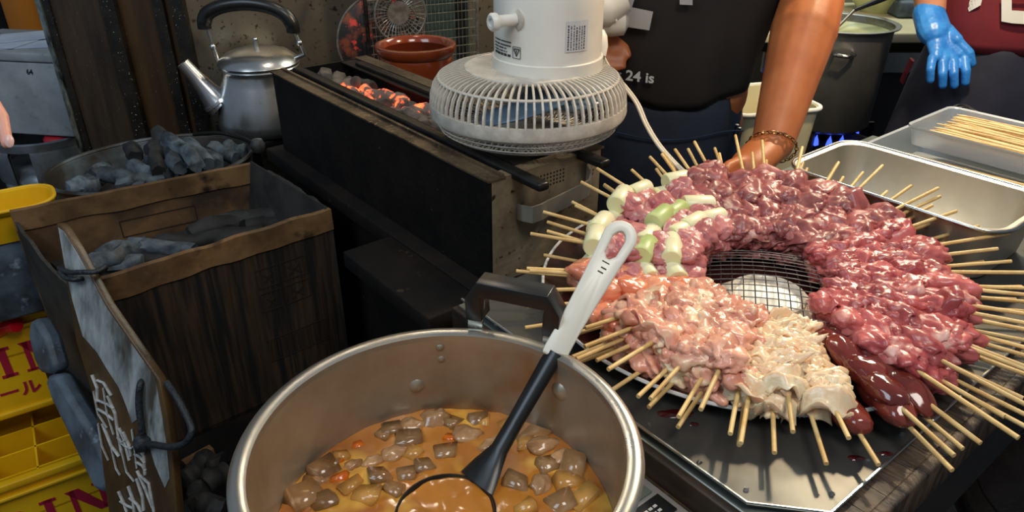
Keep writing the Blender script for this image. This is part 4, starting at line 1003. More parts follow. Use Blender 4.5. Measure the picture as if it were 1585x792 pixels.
# ================================================================== SIGN BOARD tied to the box corner
sn = V((-0.42, -0.86, 0.28)).normalized(); so = cD + V((-0.02, -0.03, BT - 0.02))
def SG(u, v, off=0.0): return PP(u, v, so + sn * off, sn)
t = thing('sign_board', 'pointed brown sign board with white handwriting tied to the cardboard box', 'sign', SG(200, 640))
part('board', MB().poly([SG(*q) for q in ((87, 345), (97, 352), (118, 385), (140, 425), (166, 472), (206, 530), (246, 588), (258, 640), (266, 700), (274, 792), (284, 900), (196, 900), (168, 792), (158, 720), (152, 660), (140, 600), (118, 530), (104, 450), (96, 400))], 0.014, sn), M['sign'], t, bevel=0.002)
def dust(pts, off, name='dusty_coat'): return part(name, MB().poly([SG(u, v, off) for u, v in pts], 0.0008, sn), M['sign_dust'], t)
dust([(90, 352), (98, 358), (118, 390), (140, 430), (165, 477), (205, 535), (240, 585), (250, 640), (258, 690), (262, 740), (255, 755), (240, 720), (228, 680), (222, 640), (210, 650), (204, 655), (196, 630), (184, 600), (166, 572), (150, 545), (128, 520), (112, 465), (100, 410)], 0.0012)
# handwriting: brush strokes, running down the board
rs = random.Random(11)
def stroke(pts, wd=0.0052):
    b = MB(); b.tube([SG(u, v, 0.0022) for u, v in pts], wd / 2, 5, flat=0.5); return b
strokes = [[(142, 580), (150, 600), (150, 622)], [(150, 588), (160, 592), (172, 612)], [(145, 605), (152, 640), (166, 662)], [(160, 600), (166, 640), (176, 672)], [(166, 612), (178, 640), (182, 668), (188, 700)], [(150, 632), (164, 640), (176, 650)], [(148, 618), (166, 625), (176, 632)], [(158, 655), (172, 690), (184, 706)], [(152, 655), (158, 690), (168, 712)],
           [(184, 662), (192, 680), (200, 712)], [(190, 668), (200, 690), (202, 706)], [(186, 684), (194, 690), (204, 694)], [(188, 696), (196, 730), (208, 745)], [(182, 676), (188, 684), (196, 680)],
           [(204, 664), (208, 690), (212, 724)], [(212, 676), (222, 700), (224, 735)], [(206, 690), (216, 696), (222, 704)], [(208, 702), (218, 708), (224, 716)], [(210, 714), (220, 720), (225, 728)], [(212, 728), (224, 755), (236, 785)], [(211, 740), (220, 768), (222, 790)], [(216, 735), (230, 748), (238, 792)],
           [(183, 760), (192, 780), (196, 792)], [(198, 752), (206, 775), (208, 800)], [(186, 775), (196, 782), (206, 786)], [(200, 770), (212, 780), (220, 796)], [(172, 690), (180, 725), (186, 735)], [(214, 782), (222, 800), (224, 815)], [(186, 800), (200, 815), (206, 830)]]
for s_ in strokes: part('brush_stroke', stroke(s_), M['chalk'], t)
# black rope: loop round the tip and hanging loop with a knot
def rope_pts(q, off): return smooth_pts([SG(u, v, o_ if o_ is not None else off) for u, v, o_ in q], 6)
o = thing('rope_ring', 'black rope loop tying the sign tip to the box corner', 'rope', SG(125, 425))
part('strand', MB().tube(rope_pts([(92, 415, 0.006), (106, 421, 0.014), (128, 421, 0.016), (150, 420, 0.008), (163, 413, -0.01), (158, 420, -0.02), (140, 428, -0.018), (120, 432, 0.012), (103, 430, 0.016), (93, 420, 0.010)], 0), 0.0042, 8), M['rope'], o, smooth=True)
o = t
part('rope', MB().tube(rope_pts([(223, 588, -0.004), (217, 596, 0.006), (215, 625, 0.008), (219, 660, 0.008), (220, 684, 0.008), (240, 688, 0.012), (262, 691, 0.016), (285, 686, 0.018), (297, 668, 0.016), (290, 645, 0.010), (272, 612, 0.004), (258, 592, -0.004)], 0), 0.0052, 8), M['rope'], o, smooth=True)
part('knot', MB().add(*(lambda b: ([v.co + SG(220, 685, 0.008) for v in b.vertices], [tuple(p.vertices) for p in b.polygons]))(blob_mesh('k', M['rope'], 3, (0.028, 0.026, 0.028), amp=0.3, sub=3))), M['rope'], o, smooth=True)

# two dusty rounded slabs left of the box
sl_n = V((-0.55, -0.75, 0.35)).normalized(); sl_o = cD.lerp(cA, 0.42) + V((-0.05, -0.05, 0.55))
def SL(u, v): return PP(u, v, sl_o, sl_n)
def slab(pts, lab):
    b = MB(); b.poly([SL(u, v) for u, v in pts], 0.030, sl_n)
    single('charcoal_slab', b, M['rubber'], lab, 'slab', smooth=True, bevel=0.009)
slab([(44, 497), (54, 492), (70, 520), (84, 570), (76, 580), (60, 578), (50, 555), (42, 520)], 'short dusty grey blue rounded slab beside the upper left of the box')
slab([(68, 590), (74, 580), (86, 580), (110, 622), (140, 670), (165, 720), (168, 752), (158, 763), (144, 758), (128, 725), (100, 665), (78, 620)], 'long dusty grey blue rounded slab leaning below the box left side')

# ================================================================== CHARCOAL TUB behind the box
AB = (cB - cA).normalized(); tc_ = PZ(238, 252, 0.715); tb = math.atan2(AB.y, AB.x)
t = thing('charcoal_tub', 'oval metal tub heaped with charcoal behind the cardboard box', 'tub', (tc_.x, tc_.y, 0.40), Matrix.Rotation(tb, 4, 'Z'))
part('tub_wall', MB().lathe([(0, 0), (0.19, 0), (0.20, 0.01), (0.236, 0.31), (0.240, 0.316), (0.236, 0.320), (0.230, 0.312), (0.195, 0.02), (0, 0.012)], 56, sx=0.94, sy=0.72), M['tub'], t, smooth=True, world=False)
part('support_box', MB().box((0, 0, -0.2), (0.36, 0.26, 0.39)), M['platform'], t, world=False)
part('rim', MB().tube([(0.224 * math.cos(2 * math.pi * i / 56), 0.238 * 0.72 * math.sin(2 * math.pi * i / 56), 0.318) for i in range(56)], 0.005, 6, closed=True), M['tub'], t, smooth=True, world=False)
inv = WM[t.name].inverted()
hpx = [inv @ p for p in smooth_pts([PZ(300, 208, 0.735), PY(340, 206, tc_.y + 0.12), PY(375, 214, tc_.y + 0.10), PY(396, 224, tc_.y + 0.06)], 5)]
part('bail_handle', MB().tube(hpx, 0.005, 8), M['black_iron'], t, smooth=True, world=False)
kk = inv @ PY(399, 226, tc_.y + 0.05)
part('handle_knob', MB().lathe([(0, -0.016), (0.012, -0.014), (0.017, -0.004), (0.017, 0.006), (0.012, 0.016), (0, 0.018)], 20, Matrix.Translation(kk)), M['tub'], t, smooth=True, world=False)
part('charcoal_fill', MB().lathe([(0, 0.25), (0.16, 0.24), (0.215, 0.225)], 40, sy=0.70), M['coal_dark'], t, world=False)
tl = [(108, 292, 0.72, (150, 288), 1.0), (160, 272, 0.725, (225, 284), 1.2), (205, 256, 0.735, (240, 268), 1.0), (232, 250, 0.735, (262, 268), 1.0), (240, 235, 0.75, (250, 262), 0.8), (228, 228, 0.75, (255, 228), 0.7),
      (262, 214, 0.77, (300, 252), 1.3), (256, 222, 0.755, (278, 258), 1.1), (296, 222, 0.75, (322, 250), 1.0), (204, 226, 0.74, (206, 242), 0.7), (185, 283, 0.72, (250, 282), 0.9), (330, 232, 0.715, (360, 242), 0.9), (246, 206, 0.765, (262, 224), 0.7), (140, 270, 0.715, (170, 262), 0.8), (310, 240, 0.72, (335, 256), 0.9), (275, 262, 0.735, (305, 258), 0.9), (352, 228, 0.71, (378, 236), 0.8), (120, 284, 0.71, (150, 276), 0.8)]
for i, (u, v, z, e, sc_) in enumerate(tl):
    a, b = PZ(u, v, z), PZ(e[0], e[1], z - 0.01)
    ln = (b - a).length
    key = 'coal' if i not in (4, 5, 9, 12) else 'coal_dark'
    put_log('charcoal_log', key, i, (a + b) / 2, b - a, i * 0.7, ('dusty grey' if key == 'coal' else 'dark sooty') + ' charcoal log in the metal tub, ' + ORD[sorted(range(len(tl)), key=lambda q: tl[q][0]).index(i)] + ' from the left', 'charcoal', 'dusty charcoal in the tub' if key == 'coal' else 'dark charcoal in the tub', (0.95, ln * 1.15 / 0.12, 0.95))
# loose lumps on the low board by the pot
for i, (u, v, z) in enumerate([(325, 715, 0.41), (335, 740, 0.41), (312, 768, 0.41), (330, 785, 0.41), (300, 728, 0.41)]):
    put_log('charcoal_lump', 'coal_dark', i, PZ(u, v, z) , (math.cos(i), math.sin(i), 0), i, 'dark charcoal lump fallen beside the stew pot, ' + ORD[(1, 2, 4, 3, 0)[i]] + ' from the top', 'charcoal', 'fallen charcoal by the stew pot', (1, 0.4, 1))
single('wood_splinter', MB().bar(PZ(285, 718, 0.412), PZ(328, 694, 0.412), 0.016, 0.01), M['tape'], 'flat brown wood splinter on the low board under the box', 'wood')

# ================================================================== BEER CRATES
CRD = V((0.837, 0.547, 0)).normalized(); CRN = V((0.547, -0.837, 0)).normalized()      # along the face, out of the face
def crate(corner, z0, label, text_from, dy=0.30, ln=0.46, h=0.25, text=True):
    """corner = right front corner (x, y); the face runs to the left"""
    o = V((corner.x, corner.y, z0)); rot = Matrix(((CRD.x, -CRN.x, 0, 0), (CRD.y, -CRN.y, 0, 0), (0, 0, 1, 0), (0, 0, 0, 1)))
    t = thing('beer_crate', label, 'crate', o, rot, 'yellow beer crates')
    def cp(n, c, s, m=M['yellow'], **k): return part(n, MB().box(c, s), m, t, world=False, **k)
    f = cp('front_wall', (-ln / 2, 0.004, 0.075), (ln, 0.008, 0.15))
    cp('back_wall', (-ln / 2, dy - 0.004, h / 2), (ln, 0.008, h))
    cp('side_wall', (-0.004, dy / 2, h / 2), (0.008, dy, h)); cp('side_wall', (-ln + 0.004, dy / 2, h / 2), (0.008, dy, h))
    cp('base', (-ln / 2, dy / 2, 0.006), (ln, dy, 0.012))
    cp('front_wall', (-ln / 2, 0.004, 0.19), (ln, 0.008, 0.09))
    rim = MB()
    for z, th in ((h - 0.006, 0.016), (h - 0.034, 0.008)):
        rim.box((-ln / 2, -0.002, z), (ln + 0.016, 0.018, th)).box((-ln / 2, dy, z), (ln + 0.016, 0.016, th)).box((0, dy / 2, z), (0.016, dy, th)).box((-ln, dy / 2, z), (0.016, dy, th))
    part('rim', rim, M['yellow'], t, world=False, bevel=0.002)
    part('foot_rail', MB().box((-ln / 2, -0.003, 0.008), (ln + 0.006, 0.012, 0.014)), M['yellow'], t, world=False, bevel=0.002)
    for k in range(1, 5): cp('divider', (-ln * k / 5, dy / 2, 0.12), (0.004, dy - 0.02, 0.17))
    for k in range(1, 4): cp('divider', (-ln / 2, dy * k / 4, 0.12), (ln - 0.02, 0.004, 0.17))
    if not text: return t
    # K I R I N in slab-serif capitals on the face
    def letter(ch, x, z, w_, hh, b):
        st = w_ * 0.30; sf = hh * 0.10
        def rect(x0, x1, z0, z1): b.box(((x0 + x1) / 2, -0.0007, (z0 + z1) / 2), (x1 - x0, 0.0014, z1 - z0))
        def quad(p): b.poly([V((x + a * w_, -0.0014, z + c * hh)) for a, c in p], 0.0014, (0, -1, 0))
        def stem(cx): rect(x + cx - st / 2, x + cx + st / 2, z, z + hh); rect(x + cx - st, x + cx + st, z, z + sf); rect(x + cx - st, x + cx + st, z + hh - sf, z + hh)
        if ch == 'I': stem(w_ * 0.5)
        if ch == 'K': stem(w_ * 0.28); quad([(0.35, 0.42), (0.78, 1), (1.0, 1), (0.5, 0.42)]); quad([(0.45, 0.55), (0.80, 0), (1.12, 0), (0.62, 0.55)])
        if ch == 'R':
            stem(w_ * 0.28); quad([(0.40, 0.40), (0.62, 0.40), (1.1, 0), (0.82, 0)])
            n = 10; ov = []; iv = []
            for i in range(n + 1):
                a = -math.pi / 2 + math.pi * i / n; ov.append((0.50 + 0.45 * math.cos(a), 0.69 + 0.31 * math.sin(a))); iv.append((0.50 + 0.17 * math.cos(a), 0.69 + 0.19 * math.sin(a)))
            for i in range(n): quad([ov[i], ov[i + 1], iv[i + 1], iv[i]])
            quad([(0.28, 1.0), (0.5, 1.0), (0.5, 0.88), (0.28, 0.88)]); quad([(0.28, 0.5), (0.5, 0.5), (0.5, 0.38), (0.28, 0.38)])
        if ch == 'N':
            rect(x + 0.10 * w_, x + 0.24 * w_, z, z + hh); rect(x + 0.84 * w_, x + 0.98 * w_, z, z + hh); quad([(0.0, 1), (0.36, 1), (0.98, 0), (0.72, 0)]); rect(x, x + 0.36 * w_, z, z + sf * 0.8); rect(x + 0.70 * w_, x + 1.1 * w_, z + hh - sf * 0.8, z + hh)
    x = text_from
    for ch, w_ in (('K', 0.062), ('I', 0.05), ('R', 0.062), ('I', 0.05), ('N', 0.072)):
        b = MB(); letter(ch, x, 0.098, w_, 0.075, b); part('printed_letter', b, M['red_print'], f, world=False); x += w_ * 1.14
    jb = text_mesh('キリンビール', 0.040, 0.0006, 0.0012)
    jb.v = [V((p.x + text_from + 0.03, -0.0012 - p.z * 0.5, p.y + 0.045)) for p in jb.v]; part('printed_text', jb, M['red_print'], f, world=False)
    jb = text_mesh('大20', 0.026, 0.0006, 0.0006)
    jb.v = [V((p.x + text_from + 0.325, -0.0012 - p.z * 0.5, p.y + 0.07)) for p in jb.v]; part('printed_text', jb, M['red_print'], f, world=False)
    return t
q3 = PZ(205, 678, 0.25)
crate(q3, 0.0, 'lowest yellow beer crate with red lettering beside the sign board', -0.405)
q2 = PZ(140, 605, 0.25)
crate(q2, 0.25, 'middle yellow beer crate holding bottles beside the cardboard box', -0.355)
q1 = PZ(74, 284, 0.75) + CRN * 0.10; q1.z = 0
CRM = Matrix(((CRD.x, -CRN.x, 0, 0), (CRD.y, -CRN.y, 0, 0), (0, 0, 1, 0), (0, 0, 0, 1)))
tc0 = q1 - CRD * 0.20 - CRN * 0.05
single('grey_case', MB().box((tc0.x, tc0.y, 0.595), (0.36, 0.08, 0.17), CRM), M['rubber'], 'blue grey case under the yellow tray beside the box', 'case', bevel=0.008)
t = thing('yellow_tray', 'rounded yellow plastic tray beside the charcoal tub', 'tray', V((tc0.x, tc0.y, 0.682)), CRM)
mb = MB(); loft(mb, [[(x, y, z) for x, y in rounded(w_, d_, r_, 6)] for w_, d_, r_, z in ((0.37, 0.085, 0.03, 0.0), (0.40, 0.105, 0.04, 0.066), (0.412, 0.117, 0.045, 0.068), (0.412, 0.117, 0.045, 0.058))], False); mb.f.append(tuple(range(28))[::-1])
o = part('shell', mb, M['yellow'], t, smooth=True, world=False); sd = o.modifiers.new('s', 'SOLIDIFY'); sd.thickness = 0.003
part('rim', MB().tube([(x, y, 0.067) for x, y in rounded(0.412, 0.117, 0.045, 6)], 0.004, 8, closed=True), M['yellow'], t, smooth=True, world=False)
# drinks in the middle crate
def bottle(u, v, m, lab, d, r_=0.030, ln_=0.19):
    p = PZ(u, v, 0.45); q = V(d).normalized().to_track_quat('Z', 'Y').to_matrix().to_4x4()
    bt = thing('bottle', lab, 'bottle', p, q)
    part('glass', MB().lathe([(0, -0.12), (r_, -0.12), (r_ + 0.001, -0.11), (r_, 0.03), (r_ * 0.8, 0.055), (0.014, 0.085), (0.013, 0.115), (0, 0.116)], 28), M[m], bt, smooth=True, world=False)
    part('cap', MB().lathe([(0.0135, 0.10), (0.016, 0.10), (0.015, 0.118), (0, 0.119)], 20), M[m], bt, smooth=True, world=False)
bottle(26, 486, 'bottle_yellow', 'amber bottle lying in the middle yellow crate beside the box', (-0.9, -0.3, 0.3))
bottle(-34, 512, 'bottle_red', 'shiny red bottle lying at the left in the middle crate', (0.8, -0.2, 0.25))
# ================================================================== GREY BOX ON A BEER KEG, far left
kg = PD(62, 232, 2.35)
t = thing('beer_keg', 'silver beer keg with red cap under the grey box', 'keg', (kg.x - 0.05, kg.y + 0.12, 0))
ktz = kg.z + 0.02
part('barrel', MB().lathe([(0, 0), (0.14, 0), (0.15, 0.02), (0.15, ktz - 0.12), (0.12, ktz - 0.09), (0, ktz - 0.08)], 40), M['keg'], t, smooth=True, world=False)
for k in range(4): part('rim_ring', MB().lathe([(0.150, ktz - 0.13), (0.158, ktz - 0.13), (0.16, ktz - 0.03), (0.15, ktz), (0.144, ktz), (0.15, ktz - 0.04), (0.150, ktz - 0.13)], 14, a0=k * math.pi / 2 + 0.22, a1=(k + 1) * math.pi / 2 - 0.22), M['keg'], t, smooth=True, world=False)
part('rim_top', MB().lathe([(0.144, ktz - 0.02), (0.158, ktz - 0.02), (0.157, ktz + 0.004), (0.15, ktz + 0.008), (0.144, ktz + 0.004), (0.144, ktz - 0.02)], 40), M['keg'], t, smooth=True, world=False)
part('tap_cap', MB().lathe([(0, ktz - 0.08), (0.045, ktz - 0.08), (0.045, ktz - 0.005), (0.035, ktz + 0.004), (0, ktz + 0.004)], 24, Matrix.Translation((0.07, -0.04, 0))), M['red_cap'], t, smooth=True, world=False)
gb0, gb1 = PD(-70, 222, 2.45), PD(112, 200, 2.35)
gz0 = ktz + 0.010; gd = (V((gb1.x, gb1.y, 0)) - V((gb0.x, gb0.y, 0))).normalized(); gn_ = V((-gd.y, gd.x, 0)); gz1 = PD(60, 62, 2.40).z
gbase = V((gb1.x, gb1.y, 0))
def GB(a, b, z): return gbase - gd * a + gn_ * b + V((0, 0, z))
t = thing('grey_box', 'worn grey foam box on top of the beer keg', 'box', GB(0.2, 0.15, gz0))
part('body', MB().add([GB(a, b, z) for z in (gz0, gz1 - 0.03) for a, b in ((0, 0), (0.42, 0), (0.42, 0.30), (0, 0.30))], [(3, 2, 1, 0), (4, 5, 6, 7), (0, 1, 5, 4), (1, 2, 6, 5), (2, 3, 7, 6), (3, 0, 4, 7)]), M['grey_box'], t, bevel=0.006)
part('lid', MB().add([GB(a, b, z) for z in (gz1 - 0.028, gz1) for a, b in ((-0.005, -0.005), (0.425, -0.005), (0.425, 0.305), (-0.005, 0.305))], [(3, 2, 1, 0), (4, 5, 6, 7), (0, 1, 5, 4), (1, 2, 6, 5), (2, 3, 7, 6), (3, 0, 4, 7)]), M['grey_box'], t, bevel=0.006)
tm = text_mesh('64', 0.022, 0.0004, 0.0008)
tm.v = [GB(0.10, -0.0012, gz1 - 0.066) + gd * p.x + V((0, 0, p.y)) for p in tm.v]; part('printed_mark', tm, M['rubber'], t)
for i, (a, b, sz, an) in enumerate(((0.12, 0.12, 0.2, 0.2), (0.26, 0.10, 0.22, -0.15), (0.2, 0.19, 0.2, 0.5))):
    c = GB(a, b, gz1 + 0.002 + i * 0.003); m_ = Matrix.Rotation(an, 4, 'Z')
    single('paper_sheet', MB().box(c, (sz, sz * 0.7, 0.0016), m_), M['paper'], 'white paper sheet on the grey box, ' + ('right one', 'left one', 'rear one')[i], 'paper')
# things behind the grey box
ob = PD(26, -10, 2.8)
single('orange_container', MB().lathe([(0, 0), (0.055, 0), (0.06, 0.02), (0.06, 0.42), (0.05, 0.46), (0, 0.46)], 28, Matrix.Translation((ob.x, ob.y, 0.72))), M['orange'], 'orange cylinder container standing behind the grey box', 'container', smooth=True)
ob2 = PD(-5, -5, 2.85)
single('dark_canister', MB().lathe([(0, 0), (0.07, 0), (0.075, 0.02), (0.075, 0.42), (0.05, 0.5), (0, 0.5)], 28, Matrix.Translation((ob2.x, ob2.y, 0.72))), M['black_plastic'], 'dark canister left of the orange container', 'container', smooth=True)
ob3 = PD(50, -10, 2.9)
single('grey_canister', MB().box((ob3.x + 0.02, ob3.y + 0.1, 0.92), (0.12, 0.1, 0.4)), M['rubber'], 'grey case right of the orange container', 'case', bevel=0.006)
single('rear_shelf', MB().box((ob.x - 0.02, ob.y + 0.02, 0.36), (0.9, 0.36, 0.72)), M['dark_side'], 'dark shelf far behind the grey box', 'shelf', bevel=0.004)

# ================================================================== HAND at the left edge
def hand_pt(u, v, d=0.98): return PD(u, v, d)
t = thing('person', 'bare hand of a person reaching in at the left picture edge', 'person', hand_pt(-60, 190))
mb = MB()
capsule(mb, hand_pt(-330, 90, 1.02), hand_pt(-170, 140, 1.0), 0.040, 0.030)
capsule(mb, hand_pt(-170, 140, 1.0), hand_pt(-100, 150, 0.99), 0.030, 0.030, flat=0.7)
for (k0, k1, k2, k3, r_) in (((-70, 135), (-20, 145), (2, 180), (11, 222), 0.0088), ((-80, 150), (-40, 170), (-16, 205), (-10, 240), 0.0092), ((-90, 165), (-60, 195), (-42, 225), (-36, 255), 0.0088), ((-105, 175), (-85, 205), (-75, 228), (-70, 248), 0.0078), ((-110, 130), (-70, 105), (-40, 110), (-20, 125), 0.0105)):
    capsule(mb, hand_pt(-130, 148, 0.99), hand_pt(*k0), 0.016, r_ * 1.3)
    capsule(mb, hand_pt(*k0), hand_pt(*k1), r_ * 1.2, r_ * 1.1); capsule(mb, hand_pt(*k1), hand_pt(*k2, 0.975), r_ * 1.08, r_); capsule(mb, hand_pt(*k2, 0.975), hand_pt(*k3, 0.97), r_, r_ * 0.85)
fused_part('body', mb, M['skin3'], t, 0.0028, 5)
nm_ = MB(); nm_.lathe([(0, 0.0022), (0.0045, 0.0016), (0.0062, 0)], 14, Matrix.Translation(hand_pt(14, 218, 0.962)) @ (V((0.15, -0.9, 0.4)).normalized()).to_track_quat('Z', 'Y').to_matrix().to_4x4(), sy=1.4)
part('fingernail', nm_, M['nail'], t, smooth=True)

# ================================================================== PLATTER, BOWL, NET
C0 = V((0.312, 0.785, 0))
t = thing('meat_platter', 'large round dark platter with pale rim under the raw skewers', 'platter', (0.290, 0.811, ZS + 0.0005))
part('dish', MB().lathe([(0, 0.006), (0.20, 0.006), (0.225, 0.009), (0.249, 0.017), (0.251, 0.0155), (0.226, 0.004), (0.2, 0.0), (0, 0.0)], 80), M['plate'], t, smooth=True, world=False)
part('rim_line', ring(MB(), 0.2505, 0.0165, 0.0022, 80), M['plate_rim'], t, smooth=True, world=False)
bw_ = PZ(1186, 466, 0.885)
t = thing('upturned_bowl', 'white ceramic bowl turned upside down in the middle of the platter', 'bowl', (bw_.x, bw_.y, ZS + 0.007))
part('bowl', MB().lathe([(0.076, 0.0), (0.078, 0.004), (0.070, 0.016), (0.056, 0.027), (0.044, 0.0315), (0.0, 0.032)], 48), M['ceramic'], t, smooth=True, world=False)
part('foot_ring', MB().lathe([(0.044, 0.030), (0.0445, 0.0385), (0.042, 0.040), (0.0395, 0.0385), (0.037, 0.033), (0, 0.032)], 48), M['ceramic'], t, smooth=True, world=False)
nc = V((0.315, 0.757, 0)); NRd = 0.125
t = thing('wire_net', 'round wire cooking net arched over the upturned white bowl', 'net', (nc.x, nc.y, ZS + 0.02), Matrix.Rotation(R(-14), 4, 'Z'))
def nz(x, y): return 0.0320 - 0.022 * (x * x + y * y) / (NRd * NRd)
for ax_ in (0, 1):
    for i in range(-9, 10):
        c = i * 0.0128
        if abs(c) > NRd - 0.004: continue
        hl_ = math.sqrt(NRd ** 2 - c * c); pts = []
        for k in range(13):
            s = -hl_ + 2 * hl_ * k / 12; x, y = (s, c) if ax_ else (c, s)
            pts.append((x, y, nz(x, y) + 0.0006 * (1 if ax_ else -1)))
        part('net_wire', MB().tube(pts, 0.0007, 4), M['wire_dark'], t, world=False)
part('net_rim', ring(MB(), NRd, 0.0085, 0.0015, 60), M['wire_dark'], t, world=False)

# ================================================================== RAW MEAT SKEWERS
def folded(name, m, seed, size, amp, crease=0.5, freq=1.5, lump=0.35, sub=4, along=1.0):
    """fleshy lump with rounded lobes and sharp creases (billowed, warped noise)"""
    b = bmesh.new(); bmesh.ops.create_icosphere(b, subdivisions=sub, radius=1.0)
    off = V((seed * 7.13, seed * 3.71, seed * 1.93))
    for v in b.verts:
        c = v.co.copy(); q = V((c.x * freq * along, c.y * freq, c.z * freq)) + off
        q = q + noise.noise_vector(q * 0.8 + V((3, 1, 7))) * 0.55
        bl = abs(noise.noise(q)) * 1.1 + abs(noise.noise(q * 2.1 + V((4, 4, 4)))) * 0.5 - 0.42
        d = crease * bl + lump * noise.noise(c * 0.9 + off) + 0.10 * noise.noise(q * 4.5)
        c = c * (1 + amp * d)
        v.co = V((c.x * size[0] / 2, c.y * size[1] / 2, c.z * size[2] / 2))
    me = bpy.data.meshes.new(name); b.to_mesh(me); b.free(); me.materials.append(m)
    me.polygons.foreach_set('use_smooth', [True] * len(me.polygons)); me.update(); return me
def slice_mesh(name, m, seed, lx, ly, arch, wave, th, ruff=0.0):
    """a slice of meat draped over the stick: arched sheet with wavy edge and thickness"""
    nx, ny = 16, 16; off = V((seed * 5.3, seed * 2.9, seed)); top = []; bot = []
    for i in range(nx + 1):
        for j in range(ny + 1):
            a, b = 2 * i / nx - 1, 2 * j / ny - 1
            sx_ = 1 - 0.18 * b * b + 0.30 * noise.noise(V((b * 1.6, 3, 0)) + off); sy_ = 1 - 0.22 * a * a + 0.34 * noise.noise(V((a * 1.6, 0, 5)) + off)
            x, y = a * lx / 2 * sx_, b * ly / 2 * sy_
            z = -arch * (b * b) + wave * noise.noise(V((a * 1.5, b * 1.1, 0)) + off) + 0.45 * wave * noise.noise(V((a * 3.4, b * 2.2, 2)) + off)
            if ruff: z += ruff * math.sin(a * 7 + 2.5 * noise.noise(V((b * 1.3, a, 4)) + off) + seed) * (0.6 + 0.4 * abs(b))
            edge = max(abs(a), abs(b)) ** 6
            t_ = th * (1 - 0.8 * edge) * (1 + 0.5 * noise.noise(V((a * 2, b * 2, 9)) + off))
            top.append(V((x, y, z + t_ / 2))); bot.append(V((x, y, z - t_ / 2)))
    n = ny + 1; k = len(top); f = []
    for i in range(nx):
        for j in range(ny):
            p = i * n + j; f.append((p, p + n, p + n + 1, p + 1)); f.append((k + p, k + p + 1, k + p + n + 1, k + p + n))
    for i in range(nx): p = i * n; f.append((p, k + p, k + p + n, p + n)); p = i * n + ny; f.append((p + n, k + p + n, k + p, p))
    for j in range(ny): p = j; f.append((p + 1, k + p + 1, k + p, p)); p = nx * n + j; f.append((p, k + p, k + p + 1, p + 1))
    me = bpy.data.meshes.new(name); me.from_pydata([tuple(v) for v in top + bot], [], f); me.materials.append(m)
    me.polygons.foreach_set('use_smooth', [True] * len(me.polygons)); me.update(); return me
NV = 8
def variants(m, s0, lump_args, slice_args, ns=6):
    l_ = [folded('meat_piece', m, s0 + s, **lump_args) for s in range(NV)]
    sl_ = [slice_mesh('meat_piece', m, s0 + 50 + s, *slice_args) for s in range(ns)] if slice_args else []
    return l_, sl_
CH = {
 'pork': variants(M['m_pork'], 0, dict(size=(0.052, 0.036, 0.026), amp=0.62, crease=0.75, freq=1.05, along=1.5), (0.050, 0.054, 0.014, 0.009, 0.0075)),
 'heart': variants(M['m_heart'], 20, dict(size=(0.052, 0.031, 0.025), amp=0.62, crease=0.75, freq=1.05, along=1.6), (0.046, 0.036, 0.010, 0.008, 0.0075)),
 'negima': variants(M['m_negima'], 40, dict(size=(0.046, 0.044, 0.030), amp=0.55, crease=0.7, freq=1.2), (0.040, 0.046, 0.012, 0.007, 0.0075)),
 'thigh': variants(M['m_thigh'], 60, dict(size=(0.042, 0.042, 0.028), amp=0.75, crease=0.9, freq=1.3), (0.042, 0.046, 0.011, 0.011, 0.008)),
 'tender': variants(M['m_tender'], 80, dict(size=(0.050, 0.036, 0.028), amp=0.45, crease=0.6, freq=1.0), None),
 'skin': variants(M['m_skin'], 100, dict(size=(0.034, 0.036, 0.024), amp=0.9, crease=1.1, freq=1.6, along=1.6), (0.036, 0.042, 0.010, 0.005, 0.0050, 0.0075), 8),
 'liver': variants(M['m_liver'], 120, dict(size=(0.056, 0.031, 0.025), amp=0.35, crease=0.4, freq=0.8), None),
}
LK = []
for i, m in enumerate(('leek', 'leek', 'leek_green')):
    b = MB().lathe([(0, -0.019), (0.011, -0.019), (0.0125, -0.0165), (0.0125, 0.0165), (0.011, 0.019), (0.009, 0.0185), (0.0088, 0.0175), (0.005, 0.0185), (0, 0.0185)], 20)
    LK.append(b.mesh('leek_piece', M[m], smooth=True))
def stick_mesh(l0, l1, r_, tipped=True):
    return MB().tube([(l0 - 0.006, 0, 0), (l0, 0, 0), (l1, 0, 0)], [0.0004, r_, r_], 8).mesh('stick', M['bamboo'], smooth=True)
ML = 0.150
KL_ = {'pork': (0.088, 0.140), 'heart': (0.082, 0.136), 'negima': (0.086, 0.132), 'thigh': (0.100, 0.126), 'tender': (0.098, 0.132), 'skin': (0.104, 0.122), 'liver': (0.128, 0.112)}
STK = {k: [stick_mesh(0.012, v[1] + e, 0.0024) for e in ((0.072, 0.082, 0.090, 0.098, 0.108) if k in ('pork', 'heart') else (0.054, 0.062, 0.068, 0.074, 0.080))] for k, v in KL_.items()}
rs = random.Random(21)
